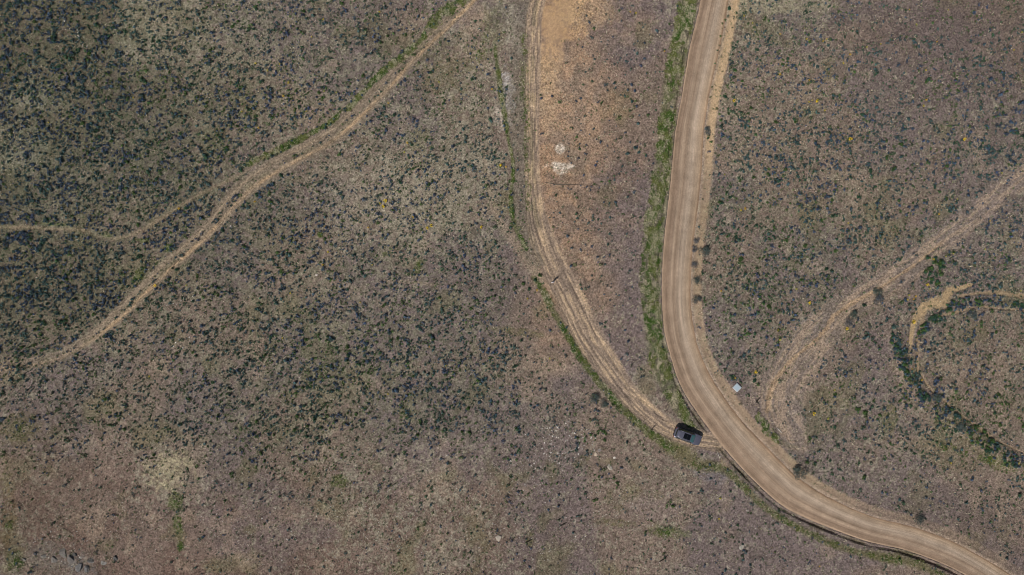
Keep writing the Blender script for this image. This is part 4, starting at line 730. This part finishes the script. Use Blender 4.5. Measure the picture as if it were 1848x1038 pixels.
# ------------------------------------------------------------------ parked car (x forward)
def build_car():
    X1, Y1 = px(1239.5, 786); ang = R(-20)
    hs = [hz(X1+math.cos(ang)*u-math.sin(ang)*v, Y1+math.sin(ang)*u+math.cos(ang)*v) for u in (-1.4, 1.4) for v in (-.8, .8)]
    root = empty('parked_car', (X1, Y1, sum(hs)/4-.01), ang, 'dark grey estate SUV with black sunroof parked where the rutted track meets the road', 'car')
    paint, nt, b = mat('car_paint', .38, .5, .25, .5); tc = node(nt, 'ShaderNodeTexCoord'); no = node(nt, 'ShaderNodeTexNoise', i_Scale=3.0, i_Detail=6.0); nt.links.new(tc.outputs['Object'], no.inputs['Vector'])
    r = node(nt, 'ShaderNodeMapRange', i_To_Min=.85, i_To_Max=1.2); nt.links.new(no.outputs['Fac'], r.inputs['Value']); mm = mul(nt, (.13, .128, .172, 1), r.outputs[0]); nt.links.new(mm.outputs[2], b.inputs['Base Color']); b.inputs['Coat Roughness'].default_value = .15
    glass = simple('car_glass', (.012, .028, .034), .06, .8, var=.05); shield = simple('windscreen_glass', (.05, .16, .18), .10, .9, var=.05); black = simple('black_plastic', (.018, .018, .02), .6, .3, scale=20); tyre = simple('tyre_rubber', (.02, .02, .02), .85, .2, scale=20); rim = simple('alloy', (.45, .45, .47), .35, .5, .8); lamp = simple('lamp_glass', (.6, .62, .65), .15, .6); red = simple('tail_glass', (.25, .01, .01), .2, .6)  # windscreen colour has the teal sky reflection painted in
    st = [(-2.37,.60,.52,.78),(-2.33,.78,.42,.95),(-2.2,.91,.34,1.03),(-1.9,.945,.28,1.05),(-1.0,.96,.26,1.04),(0,.96,.26,1.02),(1.0,.955,.26,1.01),(1.35,.95,.27,1.01),(1.8,.925,.29,.97),(2.05,.885,.33,.91),(2.22,.80,.38,.85),(2.31,.66,.42,.78),(2.36,.48,.48,.70)]
    rr = []
    for x, hw, zb, zt in st:
        half = [(hw*.86, zb), (hw*.98, zb+.10), (hw, zb+.22), (hw*.995, (zb+zt)/2), (hw*.98, zt-.13), (hw*.945, zt-.04), (hw*.86, zt), (hw*.72, zt+.012 if x > 1.2 else zt+.012), (hw*.4, zt+.03), (0, zt+.035)]
        rr.append([(x, y, z) for y, z in half]+[(x, -y, z) for y, z in half[:-1][::-1]])
    body = MB().rings(rr)
    lv = [(.99, -.50, 1.72, .905), (1.12, -.56, 1.62, .88), (1.30, -.64, 1.47, .825), (1.48, -.73, 1.31, .745), (1.60, -.80, 1.18, .69), (1.66, -.83, 1.08, .63), (1.695, -.84, .98, .56), (1.71, -.84, .70, .40), (1.715, -.84, .2, .1)]
    def surf(th, l, off=0.0):
        i = min(int(l), len(lv)-2); f = l-i; z, cx, a, b_ = [lv[i][k]*(1-f)+lv[i+1][k]*f for k in range(4)]
        c, s = math.cos(th), math.sin(th); e = 2/4.6; x = cx+(a+off)*math.copysign(abs(c)**e, c); y = (b_+off)*math.copysign(abs(s)**e, s)
        fr = max(0, (x-cx)/a); return (x+0.0*fr, y, z)
    NT = 72; ths = [2*math.pi*j/NT for j in range(NT)]
    body.rings([[surf(t, l) for t in ths] for l in range(len(lv))]); body.build('body', paint, root, True)
    def panel(name, t0, t1, l0, l1, m, off=.006, n=14):
        P = MB(); g = []
        for i in range(5):
            l = l0+(l1-l0)*i/4
            for j in range(n+1): g.append(surf(t0+(t1-t0)*j/n, l, off))
        for i in range(4):
            for j in range(n): a = i*(n+1)+j; P.f.append((a, a+1, a+n+2, a+n+1))
        P.v = g; return P.build(name, m, root, True)
    panel('windshield', -.60, .60, .25, 3.9, shield, .008, 20)
    panel('rear_window', math.pi-.42, math.pi+.42, .6, 3.9, glass, .008, 16)
    for s in (1, -1):
        for a0, a1 in ((.80, 1.42), (1.47, 2.02), (2.07, 2.45)): panel('side_window', s*a0, s*a1, .5, 3.4, glass)
    MB().add([(x, y, 1.722-.012*(abs(y)/.5)) for x in (-.95, -.36, .22) for y in (-.47, 0, .47)], [(0,3,4,1),(1,4,5,2),(3,6,7,4),(4,7,8,5)]).build('sunroof', simple('sunroof_glass', (.006, .007, .01), .12, .4, var=.02), root)
    MB().box((-.36, 0, 1.727), (.035, .92, .006)).build('sunroof_bar', black, root)
    for k in range(5): MB().box((-1.38, -.32+k*.16, 1.713), (.62, .018, .012)).build('roof_rib', paint, root, bevel=.003)
    for s in (1, -1):
        MB().tube([(-1.75, s*.60, 1.63), (-1.65, s*.60, 1.72), (-.8, s*.61, 1.745), (.05, s*.60, 1.72), (.15, s*.60, 1.63)], .022, 8).build('roof_rail', simple('rail_metal', (.30, .30, .34), .35, .5, .6), root, True)
        m_ = MB().box((.78, s*1.03, 1.10), (.12, .20, .15)); m_.build('mirror', black, root, bevel=.03)
        MB().rings([[(2.16-.10*abs(y_)+dx, s*(.60+y_*.22), .80+dz) for y_, dz, dx in ((-1, -.05, .02), (-1, .05, -.03), (1, .06, -.12), (1, -.04, -.07))], [(2.28+dx, s*(.60+y_*.20), .79+dz) for y_, dz, dx in ((-1, -.04, .05), (-1, .03, .02), (1, .03, -.06), (1, -.03, -.02))]]).build('headlight', lamp, root, bevel=.01)
        MB().box((-2.30, s*.74, .90), (.10, .22, .18)).build('tail_light', red, root, bevel=.02)
        for x, nm in ((.35, 'handle'), (-.62, 'handle')): MB().box((x, s*.965, .90), (.16, .03, .03)).build('door_handle', paint, root, bevel=.008)
        for x in (1.42, -1.42):
            W = MB().disc((x, s*.865, .36), 1, .36, .23).build('wheel', tyre, root, True)
            MB().disc((x, s*.965, .36), 1, .235, .05, 20).build('rim', rim, W, True)
            MB().rings([[(x+(.46 if k else .40)*math.cos(a), s*(.945+.03*k2), .36+(.46 if k else .40)*math.sin(a)) for k, k2 in ((0, 0), (0, 1), (1, 1), (1, 0))] for a in [math.pi*j/14 for j in range(15)]]).build('wheel_arch', black, root)
        MB().box((0, s*.965, .33), (2.0, .03, .12)).build('sill', black, root, bevel=.01)
    MB().box((2.31, 0, .48), (.10, 1.15, .20)).build('front_bumper', black, root, bevel=.04); MB().box((-2.35, 0, .50), (.12, 1.45, .22)).build('rear_bumper', black, root, bevel=.04)
    MB().box((2.33, 0, .70), (.06, .70, .12)).build('grille', black, root, bevel=.02); MB().box((-2.03, 0, 1.655), (.22, 1.05, .03)).build('spoiler', paint, root, bevel=.01)
    for s in (.45, -.12): MB().tube([(1.23, s, 1.06), (.98, s-.45, 1.17)], .010, 5).build('wiper', black, root)
    for s in (1, -1): MB().tube([(1.22, s*.52, 1.052), (1.75, s*.50, 1.012), (2.1, s*.42, .945)], .012, 5).build('bonnet_crease', paint, root, True)
build_car()

# ------------------------------------------------------------------ standing person
def build_person():
    X1, Y1 = px(997.2, 509.5); z0 = hz(X1, Y1)
    root = empty('person', (X1, Y1, z0), R(200), 'person in white top and dark trousers standing on the rutted track', 'person')
    skin = simple('skin', (.45, .27, .19), .55, .4, var=.05); shirt = simple('white_cotton', (.80, .79, .80), .8, .2, var=.05); trous = simple('dark_denim', (.03, .035, .05), .85, .2); hair = simple('dark_hair', (.02, .014, .01), .6, .3, scale=40); shoe = simple('shoe_leather', (.04, .035, .03), .6, .3)
    def skinned(name, verts, edges, m, parent, sub=2):
        me = bpy.data.meshes.new(name); me.from_pydata([v[:3] for v in verts], edges, []); me.materials.append(m); o = bpy.data.objects.new(name, me); COL.objects.link(o); o.parent = parent
        sk = o.modifiers.new('skin', 'SKIN'); sk.use_smooth_shade = True; ss = o.modifiers.new('sub', 'SUBSURF'); ss.levels = sub; ss.render_levels = sub
        lay = me.skin_vertices[0] if len(me.skin_vertices) else None
        if lay is None:
            bpy.context.view_layer.objects.active = o; bpy.ops.mesh.customdata_skin_add(); lay = me.skin_vertices[0]
        for i, v in enumerate(verts): r = v[3]; lay.data[i].radius = (r if not isinstance(r, tuple) else r[0], r if not isinstance(r, tuple) else r[1]); lay.data[i].use_root = (i == 0)
        return o
    V = [(0, 0, .95, (.13, .10)), (0, 0, 1.08, (.125, .095)), (0, .005, 1.25, (.15, .11)), (0, .005, 1.40, (.15, .10)), (0, 0, 1.48, .06), (0, .01, 1.55, .055), (0, .02, 1.62, (.075, .09)), (0, .02, 1.70, (.075, .09)), (0, .01, 1.745, .055)]
    E = [(i, i+1) for i in range(8)]
    for s in (1, -1):
        b = len(V); V += [(s*.17, 0, 1.41, .055), (s*.21, -.01, 1.30, .048), (s*.25, .0, 1.14, .038), (s*.26, .09, .97, .03), (s*.26, .12, .91, (.042, .022)), (s*.26, .14, .87, (.042, .018))]
        E += [(3, b)]+[(b+i, b+i+1) for i in range(5)]
        for k in range(4):
            f = len(V); xx = s*.26+(-.030+.020*k); L = (.065, .078, .072, .055)[k]
            V += [(xx, .145, .845, .009), (xx, .150, .845-L*.55, .008), (xx, .140, .845-L, .0065)]; E += [(b+5, f), (f, f+1), (f+1, f+2)]
        f = len(V); V += [(s*.26-s*.045, .14, .885, .011), (s*.26-s*.062, .155, .86, .009)]; E += [(b+4, f), (f, f+1)]
        b = len(V); V += [(s*.09, 0, .86, .085), (s*.10, .01, .66, .068), (s*.105, .02, .48, .052), (s*.11, 0, .30, .048), (s*.11, -.02, .10, .036), (s*.115, .07, .045, (.04, .03)), (s*.12, .16, .03, (.035, .02))]
        E += [(0, b)]+[(b+i, b+i+1) for i in range(6)]
    body = skinned('body', V, E, skin, root)
    SV = [(0, 0, .90, (.19, .15)), (0, 0, 1.08, (.18, .14)), (0, .005, 1.25, (.20, .15)), (0, .005, 1.40, (.185, .13)), (0, .0, 1.47, .09)]; SE = [(0, 1), (1, 2), (2, 3), (3, 4)]
    for s in (1, -1): b = len(SV); SV += [(s*.19, 0, 1.415, .085), (s*.22, -.01, 1.29, .075), (s*.245, .0, 1.14, .06)]; SE += [(3, b), (b, b+1), (b+1, b+2)]
    skinned('shirt', SV, SE, shirt, root)
    TV = [(0, 0, .97, (.15, .118))]; TE = []
    for s in (1, -1): b = len(TV); TV += [(s*.09, 0, .86, .10), (s*.10, .01, .66, .085), (s*.105, .015, .48, .07), (s*.11, 0, .28, .064), (s*.11, -.015, .10, .058)]; TE += [(0, b)]+[(b+i, b+i+1) for i in range(4)]
    skinned('trousers', TV, TE, trous, root)
    skinned('hair', [(0, -.01, 1.755, (.085, .095)), (0, -.045, 1.69, (.082, .07)), (0, -.06, 1.63, (.07, .045))], [(0, 1), (1, 2)], hair, root)
    for s in (1, -1):
        skinned('shoe', [(s*.112, -.05, .05, (.05, .045)), (s*.115, .05, .045, (.052, .04)), (s*.12, .17, .035, (.045, .03))], [(0, 1), (1, 2)], shoe, root, 1)
        MB().rings([[(s*.032+.012*math.cos(a), .108+dy, 1.668+.008*math.sin(a)) for a in [math.pi*j/4 for j in range(8)]] for dy in (-.01, .004)]).build('eye', simple('eye_dark', (.03, .02, .02), .3, .5), body)
        MB().rings([[(s*.082+dx, .01+.018*math.cos(a), 1.655+.032*math.sin(a)) for a in [math.pi*j/4 for j in range(8)]] for dx in (-.012*s, .010*s)]).build('ear', skin, body, True)
    MB().rings([[(w_*x, y, z) for x in (-1, 1)]+[(0, y2, z)] for w_, y, y2, z in ((.008, .10, .115, 1.67), (.017, .105, .135, 1.635), (.010, .10, .112, 1.625))]).build('nose', skin, body, True)
    MB().box((0, .108, 1.598), (.045, .012, .010)).build('mouth', simple('lips', (.35, .14, .12), .5, .4), body, bevel=.003)
build_person()
